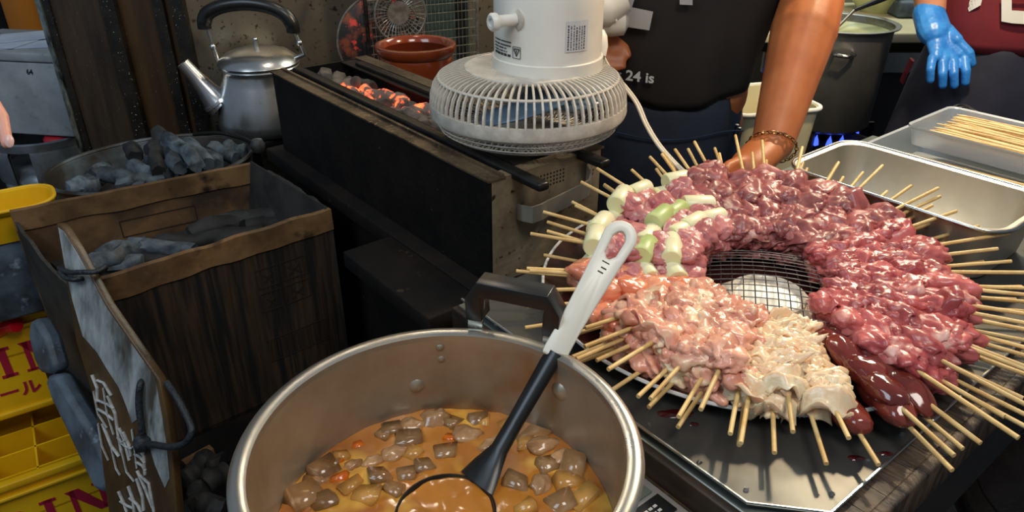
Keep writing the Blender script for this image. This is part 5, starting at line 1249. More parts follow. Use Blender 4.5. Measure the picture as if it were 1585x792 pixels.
def skewer(kind, ang, layer, r_in, z0, tilt, yaw, label, group, ext=None):
    a = R(ang); d = V((math.cos(a), math.sin(a), 0)); ml = KL_[kind][1]
    mt = Matrix.Translation(C0 + d * r_in + V((0, 0, z0))) @ Matrix.Rotation(a + yaw, 4, 'Z') @ Matrix.Rotation(-R(tilt), 4, 'Y')
    o = bpy.data.objects.new('meat_skewer', None); COL.objects.link(o); o.matrix_basis = mt; o.empty_display_size = 0.01
    o['label'] = label; o['category'] = 'skewer'; o['group'] = group
    obj('stick', STK[kind][rs.randrange(5)], o, Matrix.Translation((rs.uniform(-0.004, 0.004), 0, 0)))
    cnt = {'pork': 4, 'heart': 4, 'negima': 4, 'thigh': 5, 'tender': 4, 'skin': 5, 'liver': 4}[kind]
    lumps, sl_ = CH[kind]
    for k in range(cnt):
        f = (k + 0.5) / cnt; x = ml * f
        wide = 0.86 + 0.26 * f if kind != 'negima' else 0.98
        m_ = Matrix.Translation((x, rs.uniform(-0.003, 0.003), rs.uniform(-0.002, 0.003))) @ Matrix.Rotation(rs.uniform(-0.22, 0.22), 4, 'Z') @ Matrix.Rotation(rs.choice((0, math.pi)) + rs.uniform(-0.4, 0.4), 4, 'X') @ Matrix.Rotation(rs.uniform(-0.22, 0.22), 4, 'Y')
        obj('meat_piece', lumps[rs.randrange(NV)], o, m_ @ Matrix.Scale(rs.uniform(0.92, 1.14) * wide, 4))
    if sl_:
        for k in range({'skin': 8, 'negima': 2, 'thigh': 3}.get(kind, 3)):
            nk_ = {'skin': 8, 'negima': 2, 'thigh': 3}.get(kind, 3); f = (k + 0.5) / nk_; x = ml * f
            m_ = Matrix.Translation((x + rs.uniform(-0.005, 0.005), rs.uniform(-0.004, 0.004), 0.0075 + rs.uniform(-0.002, 0.002))) @ Matrix.Rotation(rs.uniform(-0.35, 0.35), 4, 'Z') @ Matrix.Rotation(rs.uniform(-0.3, 0.3), 4, 'X') @ Matrix.Rotation(rs.uniform(-0.4, 0.15), 4, 'Y')
            obj('meat_piece', sl_[rs.randrange(len(sl_))], o, m_ @ Matrix.Scale(rs.uniform(0.85, 1.15) * (0.9 + 0.2 * f), 4))
    if kind == 'negima':
        for k in range(3):
            x = ml * ((k + 1) / cnt) + 0.001 if k < 2 else ml * 0.98
            obj('leek_piece', LK[rs.choice((0, 1, 0, 1, 0, 1, 2))], o, Matrix.Translation((x, rs.uniform(-0.003, 0.003), rs.uniform(0.003, 0.007))) @ Matrix.Rotation(rs.uniform(-0.3, 0.3), 4, 'Z') @ Matrix.Rotation(math.pi / 2, 4, 'X') @ Matrix.Scale(rs.uniform(0.95, 1.15), 4))
    return o
clusters = [
 # kind, from angle, to angle, per layer, layers, text, counted from
 ('pork', 36, 103, 8, 3, 'dark pink raw meat skewer at platter back', 'the right'),
 ('heart', -63, 29, 12, 3, 'glossy red raw meat skewer at platter right', 'the liver'),
 ('negima', 113, 172, 5, 3, 'raw meat skewer with white leek', 'the back meat'),
 ('tender', 180, 202, 3, 2, 'smooth orange pink chicken skewer at platter left', 'the leek skewers'),
 ('thigh', 208, 243, 5, 3, 'bumpy pale pink chicken skewer at platter front left', 'the orange chicken'),
 ('skin', 249, 268, 3, 2, 'ruffled cream chicken skin skewer at platter front', 'the pink chicken'),
 ('liver', 277, 287, 2, 2, 'shiny dark brown liver skewer at platter front', 'the chicken skin'),
]
LAY = {2: ('bottom', 'top'), 3: ('bottom', 'middle', 'top'), 4: ('bottom', 'lower', 'upper', 'top')}
for kind, a0, a1, npl, nl, txt, frm in clusters:
    for ly in range(nl):
        for i in range(npl):
            stp = (a1 - a0) / max(1, npl - 1)
            off = 0.25 * stp if ly % 2 else -0.2 * stp
            ang = a0 + stp * i + off + rs.uniform(-1.2, 1.2)
            s_ = math.sin(R(ang))
            tilt = 2 + 11 * max(0, s_) - 4 * max(0, -s_) + rs.uniform(-1.5, 1.5) + (1 if ly == nl - 1 else 0)
            z0 = 0.8745 + ly * (0.0150 if s_ > -0.3 else 0.0125) + 0.002 * max(0, -s_) + rs.uniform(-0.001, 0.002)
            r_in = KL_[kind][0] + 0.008 * max(0, s_) - ly * 0.003 + rs.uniform(-0.005, 0.005)
            skewer(kind, ang, ly, r_in, z0, tilt, R(rs.uniform(-6, 6)),
                   '%s, %s layer, %s from %s' % (txt, LAY[nl][ly], ORD[i], frm), txt + 's')

# ================================================================== DEEP STEEL PAN
t = thing('steel_pan', 'deep rectangular steel pan behind the platter', 'pan', T(0.625, -0.225, ZS))
pw, pl = 0.180, 0.30
def prs(w_, l_, r_, z): return [(x, y, z) for x, y in rounded(w_, l_, r_, 6)]
mm = Matrix.Translation(T(0.628, -0.222, ZS + 0.002)) @ ROT
mb = MB(); loft(mb, [prs(pw - 0.03, pl - 0.03, 0.025, 0.0), prs(pw - 0.024, pl - 0.024, 0.028, 0.004), prs(pw - 0.008, pl - 0.008, 0.034, 0.078), prs(pw + 0.008, pl + 0.008, 0.04, 0.080), prs(pw + 0.010, pl + 0.010, 0.04, 0.077)], False, mm)
mb.f.append(tuple(range(28))[::-1])
o = part('shell', mb, M['pan_steel'], t, smooth=True); sd = o.modifiers.new('s', 'SOLIDIFY'); sd.thickness = 0.0012
part('rim', MB().tube([mm @ V(p) for p in prs(pw + 0.011, pl + 0.011, 0.04, 0.079)], 0.0028, 8, closed=True), M['steel'], t, smooth=True)

# ================================================================== BAMBOO SKEWER BOXES
def plastic_box(x0, x1, y0, y1, z0, h, lab):
    t = thing('plastic_box', lab, 'container', T((x0 + x1) / 2, (y0 + y1) / 2, z0))
    m_ = Matrix.Translation(T((x0 + x1) / 2, (y0 + y1) / 2, z0)) @ ROT; w_, l_ = x1 - x0, y1 - y0
    mb = MB(); loft(mb, [prs(w_ - 0.02, l_ - 0.02, 0.012, 0), prs(w_ - 0.008, l_ - 0.008, 0.014, h - 0.002), prs(w_, l_, 0.016, h), prs(w_, l_, 0.016, h - 0.004)], False, m_)
    mb.f.append(tuple(range(28))[::-1])
    o = part('shell', mb, M['clear_plastic'], t, smooth=True); sd = o.modifiers.new('s', 'SOLIDIFY'); sd.thickness = 0.0014
    return t
plastic_box(0.802, 1.022, -0.62, -0.058, 0.8435, 0.060, 'lower clear plastic box holding loose bamboo skewers')
plastic_box(0.850, 1.022, -0.62, -0.098, 0.9045, 0.034, 'upper clear plastic box stacked full of bamboo skewers')
LS = [MB().tube([(0, -0.002, 0), (0, 0.012, 0), (0, 0.32, 0)], [0.0005, 0.0024, 0.0024], 8).mesh('bamboo_stick', M['bamboo'], smooth=True)]
for i in range(84):
    up = i >= 30
    if up: x = 0.864 + 0.145 * ((i - 30) % 27) / 26; z = 0.9045 + 0.018 + 0.0055 * ((i - 30) // 27) + rs.uniform(0, 0.003); y = -0.118 - rs.uniform(0, 0.03)
    else: x = 0.815 + 0.026 * (i % 10) / 9; z = 0.8435 + 0.032 + 0.008 * (i // 10) + rs.uniform(0, 0.004); y = -0.085 - rs.uniform(0, 0.035) - 0.02 * (i // 20)
    o = obj('bamboo_skewer', LS[0], None, Matrix.Translation(T(x, y, z)) @ ROT @ Matrix.Rotation(math.pi + rs.uniform(-0.07, 0.07), 4, 'Z') @ Matrix.Rotation(rs.uniform(-0.02, 0.02), 4, 'X'))
    o['category'] = 'skewer'; o['label'] = ('plain bamboo skewer in the upper plastic box, %s layer, %s from the steel pan' % (('lower', 'top')[(i - 30) // 27], ORD[(i - 30) % 27])) if up else ('plain bamboo skewer in the lower plastic box, %s layer, %s from the steel pan' % (('bottom', 'middle', 'top')[i // 10], ORD[i % 10])); o['group'] = 'bamboo skewers in the upper box' if up else 'bamboo skewers in the lower box'
# worktop behind with cutting board and whisk
t = thing('side_table', 'low side table behind the plastic boxes', 'table', T(1.20, -0.37, 0), ROT)
part('top', MB().box((0, 0, 0.83), (0.28, 0.48, 0.026)), M['worktop'], t, world=False)
for sx in (-1, 1):
    for sy in (-1, 1): part('leg', MB().box((sx * 0.12, sy * 0.22, 0.408), (0.03, 0.03, 0.815)), M['dark_side'], t, world=False)
wb = PZ(1545, 196, 0.905)
single('cutting_board', MB().box(T(1.21, -0.37, 0.8525), (0.20, 0.44, 0.019), ROT), M['cream'], 'cream cutting board under the black handled whisk', 'cutting board', bevel=0.004)
t = thing('whisk', 'wire whisk with thick black handle right of the bamboo boxes', 'whisk', PZ(1545, 196, 0.885))
wa, wbb, wc = PZ(1526, 187, 0.885), PZ(1600, 212, 0.885), PZ(1474, 184, 0.885)
part('handle', MB().tube([wa, wa.lerp(wbb, 0.1), wa.lerp(wbb, 0.5), wbb, wbb + (wbb - wa) * 0.4], [0.009, 0.015, 0.017, 0.016, 0.013], 14), M['black_plastic'], t, smooth=True)
for i in range(4):
    o1 = V((0, 0.012 * (i - 1.5), 0)); pts = smooth_pts([wa, wa.lerp(wc, 0.3) + V((0, 0.02, 0.016)) + o1, wa.lerp(wc, 0.75) + V((0.01, 0.03, 0.012)) + o1, wc + o1 * 0.7 + V((0, 0, 0)), wa.lerp(wc, 0.6) - V((0, 0.012, 0.004)) + o1, wa], 5)
    part('wire_loop', MB().tube(pts, 0.0022, 6), M['wire_dark'], t, smooth=True)

# ================================================================== WORKER IN BROWN SHIRT
def ell(cx, cy, rx, ry, z, n=40, p=2.3):
    out = []
    for i in range(n):
        a = 2 * math.pi * i / n; c, s = math.cos(a), math.sin(a)
        out.append((cx + rx * abs(c) ** (2 / p) * (1 if c >= 0 else -1), cy + ry * abs(s) ** (2 / p) * (1 if s >= 0 else -1), z))
    return out
def head(mb, c, face):
    f = V(face).normalized(); s = f.cross(V((0, 0, 1))).normalized()
    capsule(mb, c + V((0, 0, 0.04)) - f * 0.015, c - V((0, 0, 0.03)), 0.082, 0.066)
    capsule(mb, c - V((0, 0, 0.07)) + f * 0.03, c - V((0, 0, 0.085)) + f * 0.045, 0.045, 0.032)
    capsule(mb, c + f * 0.085 - V((0, 0, 0.0)), c + f * 0.098 - V((0, 0, 0.03)), 0.010, 0.014)
    capsule(mb, c + f * 0.075 - V((0, 0, 0.062)) - s * 0.015, c + f * 0.075 - V((0, 0, 0.062)) + s * 0.015, 0.010, 0.010)
    for k in (-1, 1): capsule(mb, c + s * (0.076 * k) + V((0, 0, 0.012)), c + s * (0.078 * k) - V((0, 0, 0.025)), 0.016, 0.011)
def face_parts(t, c, face):
    f = V(face).normalized(); s = f.cross(V((0, 0, 1))).normalized()
    for k in (-1, 1): part('eye', MB().lathe([(0, 0.004), (0.007, 0.003), (0.011, 0)], 12, Matrix.Translation(c + f * 0.073 + s * (0.031 * k) + V((0, 0, 0.008))) @ f.to_track_quat('Z', 'Y').to_matrix().to_4x4()), M['hair'], t, smooth=True)
    me = blob_mesh('hair', M['hair'], 5, (0.185, 0.195, 0.16), amp=0.05, sub=4)
    b = MB(); b.v = [v.co + c + V((0, 0, 0.055)) - f * 0.028 for v in me.vertices]; b.f = [tuple(p.vertices) for p in me.polygons]; part('hair', b, M['hair'], t, smooth=True)
cx, cy = 0.315, 1.51
t = thing('person', 'worker in dark brown shirt and navy apron reaching to the platter', 'person', (cx, cy, 0))
mb = MB()
for k in (-1, 1):
    capsule(mb, (cx + 0.085 * k, cy, 0.86), (cx + 0.09 * k, cy, 0.48), 0.085, 0.058); capsule(mb, (cx + 0.09 * k, cy, 0.48), (cx + 0.095 * k, cy + 0.02, 0.09), 0.055, 0.038)
    capsule(mb, (cx + 0.095 * k, cy + 0.02, 0.045), (cx + 0.10 * k, cy - 0.15, 0.03), 0.042, 0.032)
capsule(mb, (cx - 0.06, cy, 0.92), (cx + 0.06, cy, 0.92), 0.11, 0.11); capsule(mb, (cx, cy, 0.95), (cx, cy, 1.25), 0.12, 0.13); capsule(mb, (cx - 0.12, cy, 1.36), (cx + 0.12, cy, 1.36), 0.075, 0.075); capsule(mb, (cx, cy, 1.25), (cx, cy - 0.01, 1.38), 0.12, 0.09)
capsule(mb, (cx, cy - 0.01, 1.42), (cx, cy - 0.03, 1.52), 0.055, 0.052)
hc = V((cx, cy - 0.05, 1.62)); head(mb, hc, (0.15, -0.9, -0.35))
Wr, El, Sh = PD(1196, 222, 1.27), V((0.556, 1.425, 1.13)), V((0.545, 1.56, 1.38))
capsule(mb, Sh, El, 0.058, 0.056); mdp = El.lerp(Wr, 0.3)
capsule(mb, El, mdp, 0.055, 0.059); capsule(mb, mdp, Wr, 0.058, 0.036)
pal = PD(1160, 256, 1.235); capsule(mb, Wr, pal, 0.036, 0.034, flat=0.75)
for k, (u0, v0, u1, v1, u2, v2) in enumerate([(1150, 248, 1128, 256, 1112, 276), (1146, 258, 1122, 268, 1108, 288), (1150, 268, 1130, 280, 1116, 298), (1158, 276, 1142, 290, 1130, 306), (1176, 258, 1168, 280, 1150, 296)]):
    r_ = (0.0098, 0.0102, 0.0098, 0.0085, 0.0108)[k]
    capsule(mb, pal, PD(u0, v0, 1.225), 0.022, r_ * 1.2); capsule(mb, PD(u0, v0, 1.225), PD(u1, v1, 1.205), r_ * 1.15, r_); capsule(mb, PD(u1, v1, 1.205), PD(u2, v2, 1.185), r_, r_ * 0.85)
# other arm, hand hanging behind the fan
S2, E2, W2 = V((cx - 0.17, cy, 1.38)), V((0.115, 1.43, 1.13)), PD(944, 42, 1.40)
capsule(mb, S2, E2, 0.058, 0.05); capsule(mb, E2, W2, 0.048, 0.032)
p2 = PD(951, 72, 1.385); capsule(mb, W2, p2, 0.032, 0.03, flat=0.7)
for k, (u1, v1, u2, v2) in enumerate([(958, 88, 964, 103), (950, 92, 954, 106), (942, 92, 944, 105), (934, 88, 935, 100), (966, 70, 972, 86)]):
    capsule(mb, p2, PD(u1, v1, 1.378), 0.014, 0.0098); capsule(mb, PD(u1, v1, 1.378), PD(u2, v2, 1.372), 0.0098, 0.008)
fused_part('body', mb, M['skin1'], t, 0.0045, 8)
face_parts(t, hc, (0.15, -0.9, -0.35))
SH = [(0.925, 0.168, 0.128), (0.94, 0.172, 0.132), (0.99, 0.178, 0.136), (1.05, 0.190, 0.138), (1.12, 0.205, 0.138), (1.2, 0.215, 0.138), (1.3, 0.215, 0.132), (1.38, 0.205, 0.12), (1.43, 0.16, 0.10), (1.455, 0.09, 0.075)]
def shirt_r(z):
    for (z0, a, b), (z1, c, d) in zip(SH, SH[1:]):
        if z <= z1: f = max(0, (z - z0) / (z1 - z0)); return a + (c - a) * f, b + (d - b) * f
    return SH[-1][1:]
rings = []
for z in [0.925 + 0.5 * i / 30 for i in range(31)] + [1.44, 1.455]:
    a, b = shirt_r(z); rg_ = []
    for i, (x, y, zz) in enumerate(ell(cx, cy, a, b, z, 64)):
        an = math.atan2(y - cy, x - cx); fold = 0.006 * noise.noise(V((math.cos(an) * 3.2, math.sin(an) * 3.2, z * 5))) + 0.004 * math.sin(an * 9 + z * 14) * max(0, (1.15 - z) / 0.25)
        rg_.append((cx + (x - cx) * (1 + fold / a), cy + (y - cy) * (1 + fold / b), zz - (0.012 * math.sin(an * 3) if z < 0.95 else 0)))
    rings.append(rg_)
mb = MB(); loft(mb, rings, False)
o = part('shirt', mb, M['shirt_brown'], t, smooth=True); sdm = o.modifiers.new('s', 'SOLIDIFY'); sdm.thickness = 0.004
for S_, E_ in ((Sh, El), (S2, E2)):
    mb = MB(); e_ = S_.lerp(E_, 0.8); mb.tube([S_ + V((0, 0, 0.03)), S_.lerp(E_, 0.3), S_.lerp(E_, 0.6), e_], [0.072, 0.076, 0.080, 0.084], 24, caps=False)
    o = part('sleeve', mb, M['sleeve_black'], t, smooth=True); sdm = o.modifiers.new('s', 'SOLIDIFY'); sdm.thickness = 0.004
def on_surf(u, v, dy=0.004):
    y = 1.38
    for _ in range(12):
        p = PY(u, v, y); a, b = shirt_r(max(0.925, p.z)); q = min(0.98, abs((p.x - cx) / a)); y = cy - b * (1 - q ** 2.3) ** (1 / 2.3) - 0.011
    return PY(u, v, y - dy)
def patch(mb, c4, n=6):
    g = [[None] * (n + 1) for _ in range(n + 1)]; o_ = len(mb.v)
    for i in range(n + 1):
        for j in range(n + 1):
            a, b = i / n, j / n
            u = (1 - a) * ((1 - b) * c4[0][0] + b * c4[3][0]) + a * ((1 - b) * c4[1][0] + b * c4[2][0]); v = (1 - a) * ((1 - b) * c4[0][1] + b * c4[3][1]) + a * ((1 - b) * c4[1][1] + b * c4[2][1])
            mb.v.append(on_surf(u, v))
    for i in range(n):
        for j in range(n): mb.f.append((o_ + i * (n + 1) + j, o_ + (i + 1) * (n + 1) + j, o_ + (i + 1) * (n + 1) + j + 1, o_ + i * (n + 1) + j + 1))
for c4 in ([(972, 10), (1011, 18), (1005, 47), (972, 42)], [(966, -8), (984, -8), (978, 12), (966, 10)], [(1052, -10), (1072, -10), (1072, 8), (1052, 7)]):
    mb = MB(); patch(mb, c4); part('shirt_print', mb, M['print_grey'], t)
tm = text_mesh('er 24 is', 0.027, 0.0003, 0.0006)
o_ = PY(942, 119, 1.38); tv = []
for p in tm.v:
    x = o_.x + p.x * 1.02; z = o_.z - 0.004 + p.y - p.x * 0.05; a, b = shirt_r(z); q = min(0.97, abs((x - cx) / a)); y = cy - b * (1 - q ** 2.3) ** (1 / 2.3) - 0.012
    tv.append(V((x, y - p.z, z)))
tm.v = tv; part('shirt_text', tm, M['cloth_white'], t)
mb = MB(); loft(mb, [ell(cx, cy + 0.005, 0.158, 0.12, 0.99), ell(cx, cy + 0.005, 0.162, 0.123, 0.90), ell(cx, cy + 0.005, 0.166, 0.125, 0.80)], False)
o = part('trousers', mb, M['denim'], t, smooth=True)
for k in (-1, 1):
    mb = MB(); mb.tube([(cx + 0.08 * k, cy + 0.005, 0.83), (cx + 0.09 * k, cy, 0.5), (cx + 0.095 * k, cy + 0.01, 0.08)], [0.092, 0.075, 0.066], 24, caps=False)
    part('trouser_leg', mb, M['denim'], t, smooth=True)
mb = MB(); rings = []
for z, rx, ry in ((0.955, 0.150, 0.112), (0.90, 0.168, 0.130), (0.8, 0.178, 0.141), (0.65, 0.185, 0.146), (0.5, 0.19, 0.15)):
    r2_ = []
    for i in range(33):
        a = math.pi * (0.93 + 0.80 * i / 32); c, s = math.cos(a), math.sin(a); r2_.append(V((cx + rx * abs(c) ** (2 / 2.3) * (1 if c >= 0 else -1), cy + ry * abs(s) ** (2 / 2.3) * (1 if s >= 0 else -1), z)))
    rings.append(r2_)
mb.v = [p for r_ in rings for p in r_]
for i in range(4):
    for j in range(32): mb.f.append((i * 33 + j, i * 33 + j + 1, (i + 1) * 33 + j + 1, (i + 1) * 33 + j))
apr = part('apron', mb, M['navy'], t, smooth=True); sdm = apr.modifiers.new('s', 'SOLIDIFY'); sdm.thickness = 0.003
pk = []
for i in range(12):
    u = 955 + (1150 - 955) * i / 11; v = 196 + 26 * math.sin(math.pi * min(1, i / 11 + 0.15) * 0.9) * 0.8
    y = 1.36
    for _ in range(8):
        p = PY(u, v, y); q = min(0.97, abs((p.x - cx) / 0.175)); y = cy - 0.140 * (1 - q ** 2.3) ** (1 / 2.3) - 0.004
    pk.append(PY(u, v, y))
part('pocket_seam', MB().tube(pk, 0.0016, 6), M['denim'], t)
pn = PY(1137, 208, 1.425)
part('pocket_pen', MB().tube([pn, pn + V((0.001, -0.004, 0.022))], 0.0035, 8).tube([pn + V((0.007, 0, -0.002)), pn + V((0.008, -0.002, 0.015))], 0.003, 8), M['steel'], t, smooth=True)
# bracelet chain
t = thing('bracelet', 'thin gold chain bracelet on the wrist of the worker in brown', 'bracelet', Wr)
ad = (Wr - mdp).normalized(); s1 = ad.cross(V((0, 0, 1))).normalized(); s2 = s1.cross(ad); bcen = Wr + ad * 0.008
for i in range(30):
    a = 2 * math.pi * i / 30; c = bcen + (s1 * math.cos(a) + s2 * math.sin(a)) * 0.0400 + ad * 0.008 * math.cos(a + 1); tg = (-s1 * math.sin(a) + s2 * math.cos(a))
    oth = (s1 * math.cos(a) + s2 * math.sin(a)) if i % 2 else ad
    part('chain_link', MB().tube([c + tg * (0.0058 * math.cos(b)) + oth * (0.003 * math.sin(b)) for b in [2 * math.pi * k / 8 for k in range(8)]], 0.0011, 5, closed=True), M['gold'], t, smooth=True)

# ================================================================== WORKER IN MAROON SHIRT
cx2, cy2 = 1.36, 1.99
t = thing('person', 'worker in maroon shirt wearing a blue glove at the right', 'person', (cx2, cy2, 0))
mb = MB()
for k in (-1, 1):
    capsule(mb, (cx2 + 0.085 * k, cy2, 0.86), (cx2 + 0.09 * k, cy2, 0.48), 0.085, 0.058); capsule(mb, (cx2 + 0.09 * k, cy2, 0.48), (cx2 + 0.095 * k, cy2 + 0.02, 0.09), 0.055, 0.038)
    capsule(mb, (cx2 + 0.095 * k, cy2 + 0.02, 0.045), (cx2 + 0.10 * k, cy2 - 0.15, 0.03), 0.042, 0.032)
capsule(mb, (cx2, cy2, 0.9), (cx2, cy2, 1.3), 0.13, 0.14); capsule(mb, (cx2 - 0.13, cy2, 1.37), (cx2 + 0.13, cy2, 1.37), 0.075, 0.075); capsule(mb, (cx2, cy2, 1.25), (cx2, cy2, 1.40), 0.12, 0.085)
capsule(mb, (cx2, cy2 - 0.01, 1.42), (cx2, cy2 - 0.02, 1.53), 0.055, 0.052)
hc2 = V((cx2, cy2 - 0.04, 1.63)); head(mb, hc2, (-0.3, -0.9, -0.2))
G0 = PD(1440, 20, 1.90); Ea = V((1.045, 2.03, 1.20)); Sa = V((cx2 - 0.20, cy2, 1.39))
capsule(mb, Sa, Ea, 0.055, 0.048); capsule(mb, Ea, G0, 0.050, 0.036)
Sb, Eb = V((cx2 + 0.20, cy2, 1.39)), V((cx2 + 0.26, cy2 - 0.06, 1.1)); Wb = V((cx2 + 0.2, cy2 - 0.26, 1.02))
capsule(mb, Sb, Eb, 0.055, 0.048); capsule(mb, Eb, Wb, 0.046, 0.032)
for k in range(5): capsule(mb, Wb + V((0, -0.02, 0)), Wb + V((-0.035 + 0.018 * k, -0.10, -0.01)), 0.026, 0.011); capsule(mb, Wb + V((-0.035 + 0.018 * k, -0.10, -0.01)), Wb + V((-0.035 + 0.018 * k, -0.15, -0.045)), 0.010, 0.008)
fused_part('body', mb, M['skin2'], t, 0.006, 6)
face_parts(t, hc2, (-0.3, -0.9, -0.2))
mb = MB()
gd1, gd2 = 1.87, 1.84
capsule(mb, PD(1438, 22, 1.89), PD(1446, 48, gd1), 0.040, 0.042, flat=0.8)
for u0, v0 in ((1449, 86), (1462, 88), (1474, 87), (1485, 82)): capsule(mb, PD(1452, 50, gd1), PD(u0, v0, gd2), 0.036, 0.0150, flat=0.7)
for (u0, v0, u1, v1, u2, v2, r_) in ((1443, 90, 1440, 108, 1440, 124, 0.0104), (1459, 94, 1459, 114, 1459, 132, 0.0112), (1475, 94, 1476, 114, 1477, 132, 0.0114), (1491, 88, 1495, 110, 1494, 127, 0.0118), (1480, 62, 1500, 82, 1504, 98, 0.0118)):
    capsule(mb, PD(u0, v0, gd2), PD(u1, v1, gd2 - 0.01), r_ * 1.08, r_); capsule(mb, PD(u1, v1, gd2 - 0.01), PD(u2, v2, gd2), r_, r_ * 0.9)
capsule(mb, PD(1462, 50, gd1), PD(1480, 62, gd2), 0.024, 0.016)
fused_part('glove', mb, M['glove'], t, 0.0026, 3)
rings = []
for z, rx, ry in ((0.905, 0.245, 0.15), (0.93, 0.25, 0.155), (1.0, 0.25, 0.155), (1.1, 0.24, 0.15), (1.2, 0.235, 0.145), (1.3, 0.23, 0.135), (1.39, 0.22, 0.12), (1.44, 0.15, 0.10), (1.465, 0.09, 0.08)):
    rings.append([(x + 0.006 * math.sin(9 * math.atan2(y - cy2, x - cx2) + z * 10), y, zz) for x, y, zz in ell(cx2, cy2, rx, ry, z, 56)])
mb = MB(); loft(mb, rings, False); o = part('shirt', mb, M['maroon'], t, smooth=True); sdm = o.modifiers.new('s', 'SOLIDIFY'); sdm.thickness = 0.004
for S_, E_ in ((Sa, Ea), (Sb, Eb)):
    mb = MB(); mb.tube([S_ + V((0, 0, 0.03)), S_.lerp(E_, 0.4), S_.lerp(E_, 0.75)], [0.072, 0.074, 0.078], 24, caps=False); part('sleeve', mb, M['maroon'], t, smooth=True)
rings = []
for z, rx, ry in ((0.965, 0.225, 0.13), (0.9, 0.244, 0.145), (0.8, 0.275, 0.155), (0.65, 0.30, 0.16), (0.45, 0.315, 0.165)):
    rings.append([(x, y - 0.005 + 0.006 * math.sin(7 * x * 6 + z * 4), zz) for x, y, zz in ell(cx2, cy2, rx, ry, z, 56)])
mb = MB(); loft(mb, rings, False); o = part('apron', mb, M['navy2'], t, smooth=True); sdm = o.modifiers.new('s', 'SOLIDIFY'); sdm.thickness = 0.003
for k in (-1, 1): part('trouser_leg', MB().tube([(cx2 + 0.08 * k, cy2, 0.6), (cx2 + 0.095 * k, cy2 + 0.01, 0.07)], [0.08, 0.066], 20, caps=False), M['navy2'], t, smooth=True)
mb = MB()
def on2(u, v):
    y = 1.95
    for _ in range(10):
        p = PY(u, v, y); q = min(0.97, abs((p.x - cx2) / 0.25)); y = cy2 - 0.155 * (1 - q ** 2.3) ** (1 / 2.3) - 0.008
    return PY(u, v, y - 0.003)
for c4 in ([(1490, -8), (1522, -8), (1518, 8), (1500, 18)], [(1550, -8), (1566, -8), (1566, 36), (1550, 33)], [(1566, 16), (1600, 18), (1600, 38), (1566, 36)], [(1566, -10), (1600, -10), (1600, -2), (1566, -2)]):
    b = MB(); o_ = 0; n = 5
    for i in range(n + 1):
        for j in range(n + 1):
            a, bb = i / n, j / n
            b.v.append(on2((1 - a) * ((1 - bb) * c4[0][0] + bb * c4[3][0]) + a * ((1 - bb) * c4[1][0] + bb * c4[2][0]), (1 - a) * ((1 - bb) * c4[0][1] + bb * c4[3][1]) + a * ((1 - bb) * c4[1][1] + bb * c4[2][1])))
    for i in range(n):
        for j in range(n): b.f.append((i * (n + 1) + j, (i + 1) * (n + 1) + j, (i + 1) * (n + 1) + j + 1, i * (n + 1) + j + 1))
    part('shirt_print', b, M['cloth_white'], t)
ts = [PY(1412, 92, 1.99), PY(1403, 110, 2.0), PY(1396, 126, 2.02)]
part('apron_tie', MB().tube(ts, 0.012, 6, flat=0.4), M['maroon'], t)

# ================================================================== STOCK POT ON ITS BURNER, KITCHEN BEHIND
sp = PD(1302, 34, 2.20); spz0 = 0.60; sh_ = sp.z - spz0; sr_ = 0.163
t = thing('stock_pot', 'tall steel stock pot of pale soup behind the bare arm', 'pot', (sp.x, sp.y, spz0))
part('outer_wall', MB().lathe([(0, 0), (0.125, 0), (0.138, 0.012), (0.148, sh_ - 0.02), (0.150, sh_ - 0.008), (sr_, sh_ - 0.004), (sr_ + 0.002, sh_), (sr_ - 0.004, sh_ + 0.002), (0.149, sh_ - 0.002)], 64), M['stock_steel'], t, smooth=True, world=False)
part('inner_wall', MB().lathe([(0.149, sh_ - 0.002), (0.146, sh_ - 0.02), (0.134, 0.02), (0, 0.012)], 64), M['steel'], t, smooth=True, world=False)
part('handle', MB().tube([(-0.06, -0.135, sh_ - 0.055), (-0.07, -0.165, sh_ - 0.058), (-0.04, -0.18, sh_ - 0.06), (-0.015, -0.165, sh_ - 0.058), (-0.01, -0.145, sh_ - 0.055)], 0.006, 8), M['steel'], t, smooth=True, world=False)
single('soup', MB().lathe([(0, sh_ - 0.022), (0.1455, sh_ - 0.022)], 64, Matrix.Translation((sp.x, sp.y, spz0))), M['soup'], 'pale green milky soup filling the stock pot', 'soup', kind='stuff', origin=(sp.x, sp.y, spz0 + sh_ - 0.022))
t = thing('burner_stove', 'black gas stove burning under the stock pot', 'stove', (sp.x, sp.y, 0))
part('body', MB().box((-0.02, 0.05, 0.26), (0.38, 0.36, 0.52)), M['black_iron'], t, world=False, bevel=0.01)
part('burner_ring', MB().lathe([(0.05, 0.52), (0.10, 0.52), (0.10, 0.555), (0.05, 0.555)], 32), M['black_iron'], t, world=False)
for k in range(6):
    a = k * math.pi / 3; part('trivet_arm', MB().bar((math.cos(a) * 0.05, math.sin(a) * 0.05, 0.575), (math.cos(a) * 0.17, math.sin(a) * 0.17, 0.575), 0.014, 0.05), M['black_iron'], t, world=False)
for k in range(18):
    a = k * math.pi / 9 + 0.1; part('gas_flame', MB().lathe([(0, -0.002), (0.010, 0.004), (0.008, 0.016), (0, 0.036)], 8, Matrix.Translation((math.cos(a) * 0.112, math.sin(a) * 0.112, 0.558))), M['flame'], t, smooth=True, world=False)
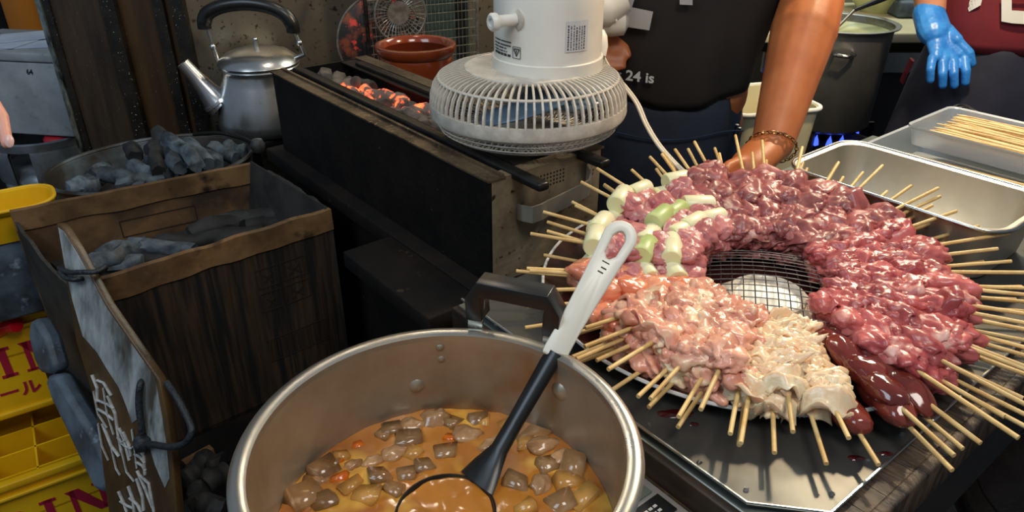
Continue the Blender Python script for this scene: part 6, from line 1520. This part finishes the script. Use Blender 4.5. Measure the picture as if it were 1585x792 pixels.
# cream topped counter behind the stove
c1_ = PD(1388, 52, 2.55)
t = thing('kitchen_counter', 'cream topped kitchen counter behind the stock pot', 'counter', (c1_.x + 0.35, c1_.y + 0.32, 0))
part('top', MB().box((0, 0, c1_.z - 0.02), (1.6, 0.60, 0.035)), M['cream'], t, world=False, bevel=0.006)
part('steel_band', MB().box((0, -0.27, c1_.z - 0.11), (1.56, 0.02, 0.07)), M['steel'], t, world=False)
part('body', MB().box((0, 0.01, c1_.z / 2 - 0.04), (1.54, 0.54, c1_.z - 0.09)), M['dark_side'], t, world=False)
zt = c1_.z - 0.002
kx = PZ(1372, 2, zt + 0.05)
single('green_bowl', MB().lathe([(0, 0), (0.06, 0), (0.13, 0.09), (0.135, 0.09), (0.125, 0.08), (0.06, 0.008), (0, 0.006)], 40, Matrix.Translation((kx.x, kx.y + 0.08, zt))), M['soup'], 'pale green bowl on the kitchen counter', 'bowl', smooth=True)
kx = PD(1410, -6, 2.75)
single('grey_tray', MB().box((kx.x + 0.12, kx.y + 0.1, zt + 0.032), (0.30, 0.2, 0.06)), M['rubber'], 'blue grey tray on the kitchen counter beside the green bowl', 'tray', bevel=0.01)
ka, kb = PD(1322, 16, 2.18), PD(1362, 0, 2.22)
t = thing('soup_ladle', 'metal ladle with dark handle resting in the stock pot', 'ladle', ka)
part('handle', MB().tube([ka, kb, kb + (kb - ka) * 1.0], [0.006, 0.009, 0.010], 10), M['black_plastic'], t, smooth=True)
part('shaft', MB().tube([ka, ka + (ka - kb) * 0.5 - V((0, 0, 0.03))], 0.005, 8), M['steel'], t, smooth=True)
# cream tub between the worker and his arm
cb = PD(1168, 172, 1.95)
t = thing('cream_tub', 'cream plastic tub with white rim seen past the worker hip', 'tub', (cb.x, cb.y, 0.50))
ch_ = PD(1182, 150, 1.95).z - 0.50
mm2 = Matrix.Translation((cb.x, cb.y, 0.50)) @ Matrix.Rotation(0.25, 4, 'Z')
mb = MB(); loft(mb, [prs(0.20, 0.20, 0.03, 0), prs(0.24, 0.24, 0.035, ch_), prs(0.23, 0.23, 0.03, ch_), prs(0.19, 0.19, 0.03, 0.03)], False, mm2); mb.f += [tuple(range(28))[::-1], tuple(range(84, 112))]
part('shell', mb, M['cream'], t, smooth=True)
part('rim', MB().tube([mm2 @ V(p) for p in prs(0.245, 0.245, 0.035, ch_)], 0.006, 8, closed=True), M['cloth_white'], t, smooth=True)
single('tub_stand', MB().box((cb.x, cb.y, 0.25), (0.3, 0.3, 0.498)), M['dark_side'], 'dark low stand under the cream tub', 'stand', bevel=0.006)

# ================================================================== STOOL bottom right
st = PZ(1690, 775, 0.50)
t = thing('stool', 'black leather round stool at the lower right corner', 'stool', (st.x, st.y, 0))
part('seat', MB().lathe([(0, 0.44), (0.16, 0.44), (0.178, 0.455), (0.18, 0.475), (0.165, 0.493), (0.14, 0.4975), (0.08, 0.5), (0, 0.5)], 56), M['leather'], t, smooth=True, world=False)
part('piping', ring(MB(), 0.150, 0.4968, 0.0022, 56), M['leather'], t, smooth=True, world=False)
for k in range(4):
    a = k * math.pi / 2 + 0.6; part('leg', MB().tube([(math.cos(a) * 0.11, math.sin(a) * 0.11, 0.44), (math.cos(a) * 0.16, math.sin(a) * 0.16, 0.0)], 0.012, 10), M['black_iron'], t, world=False)
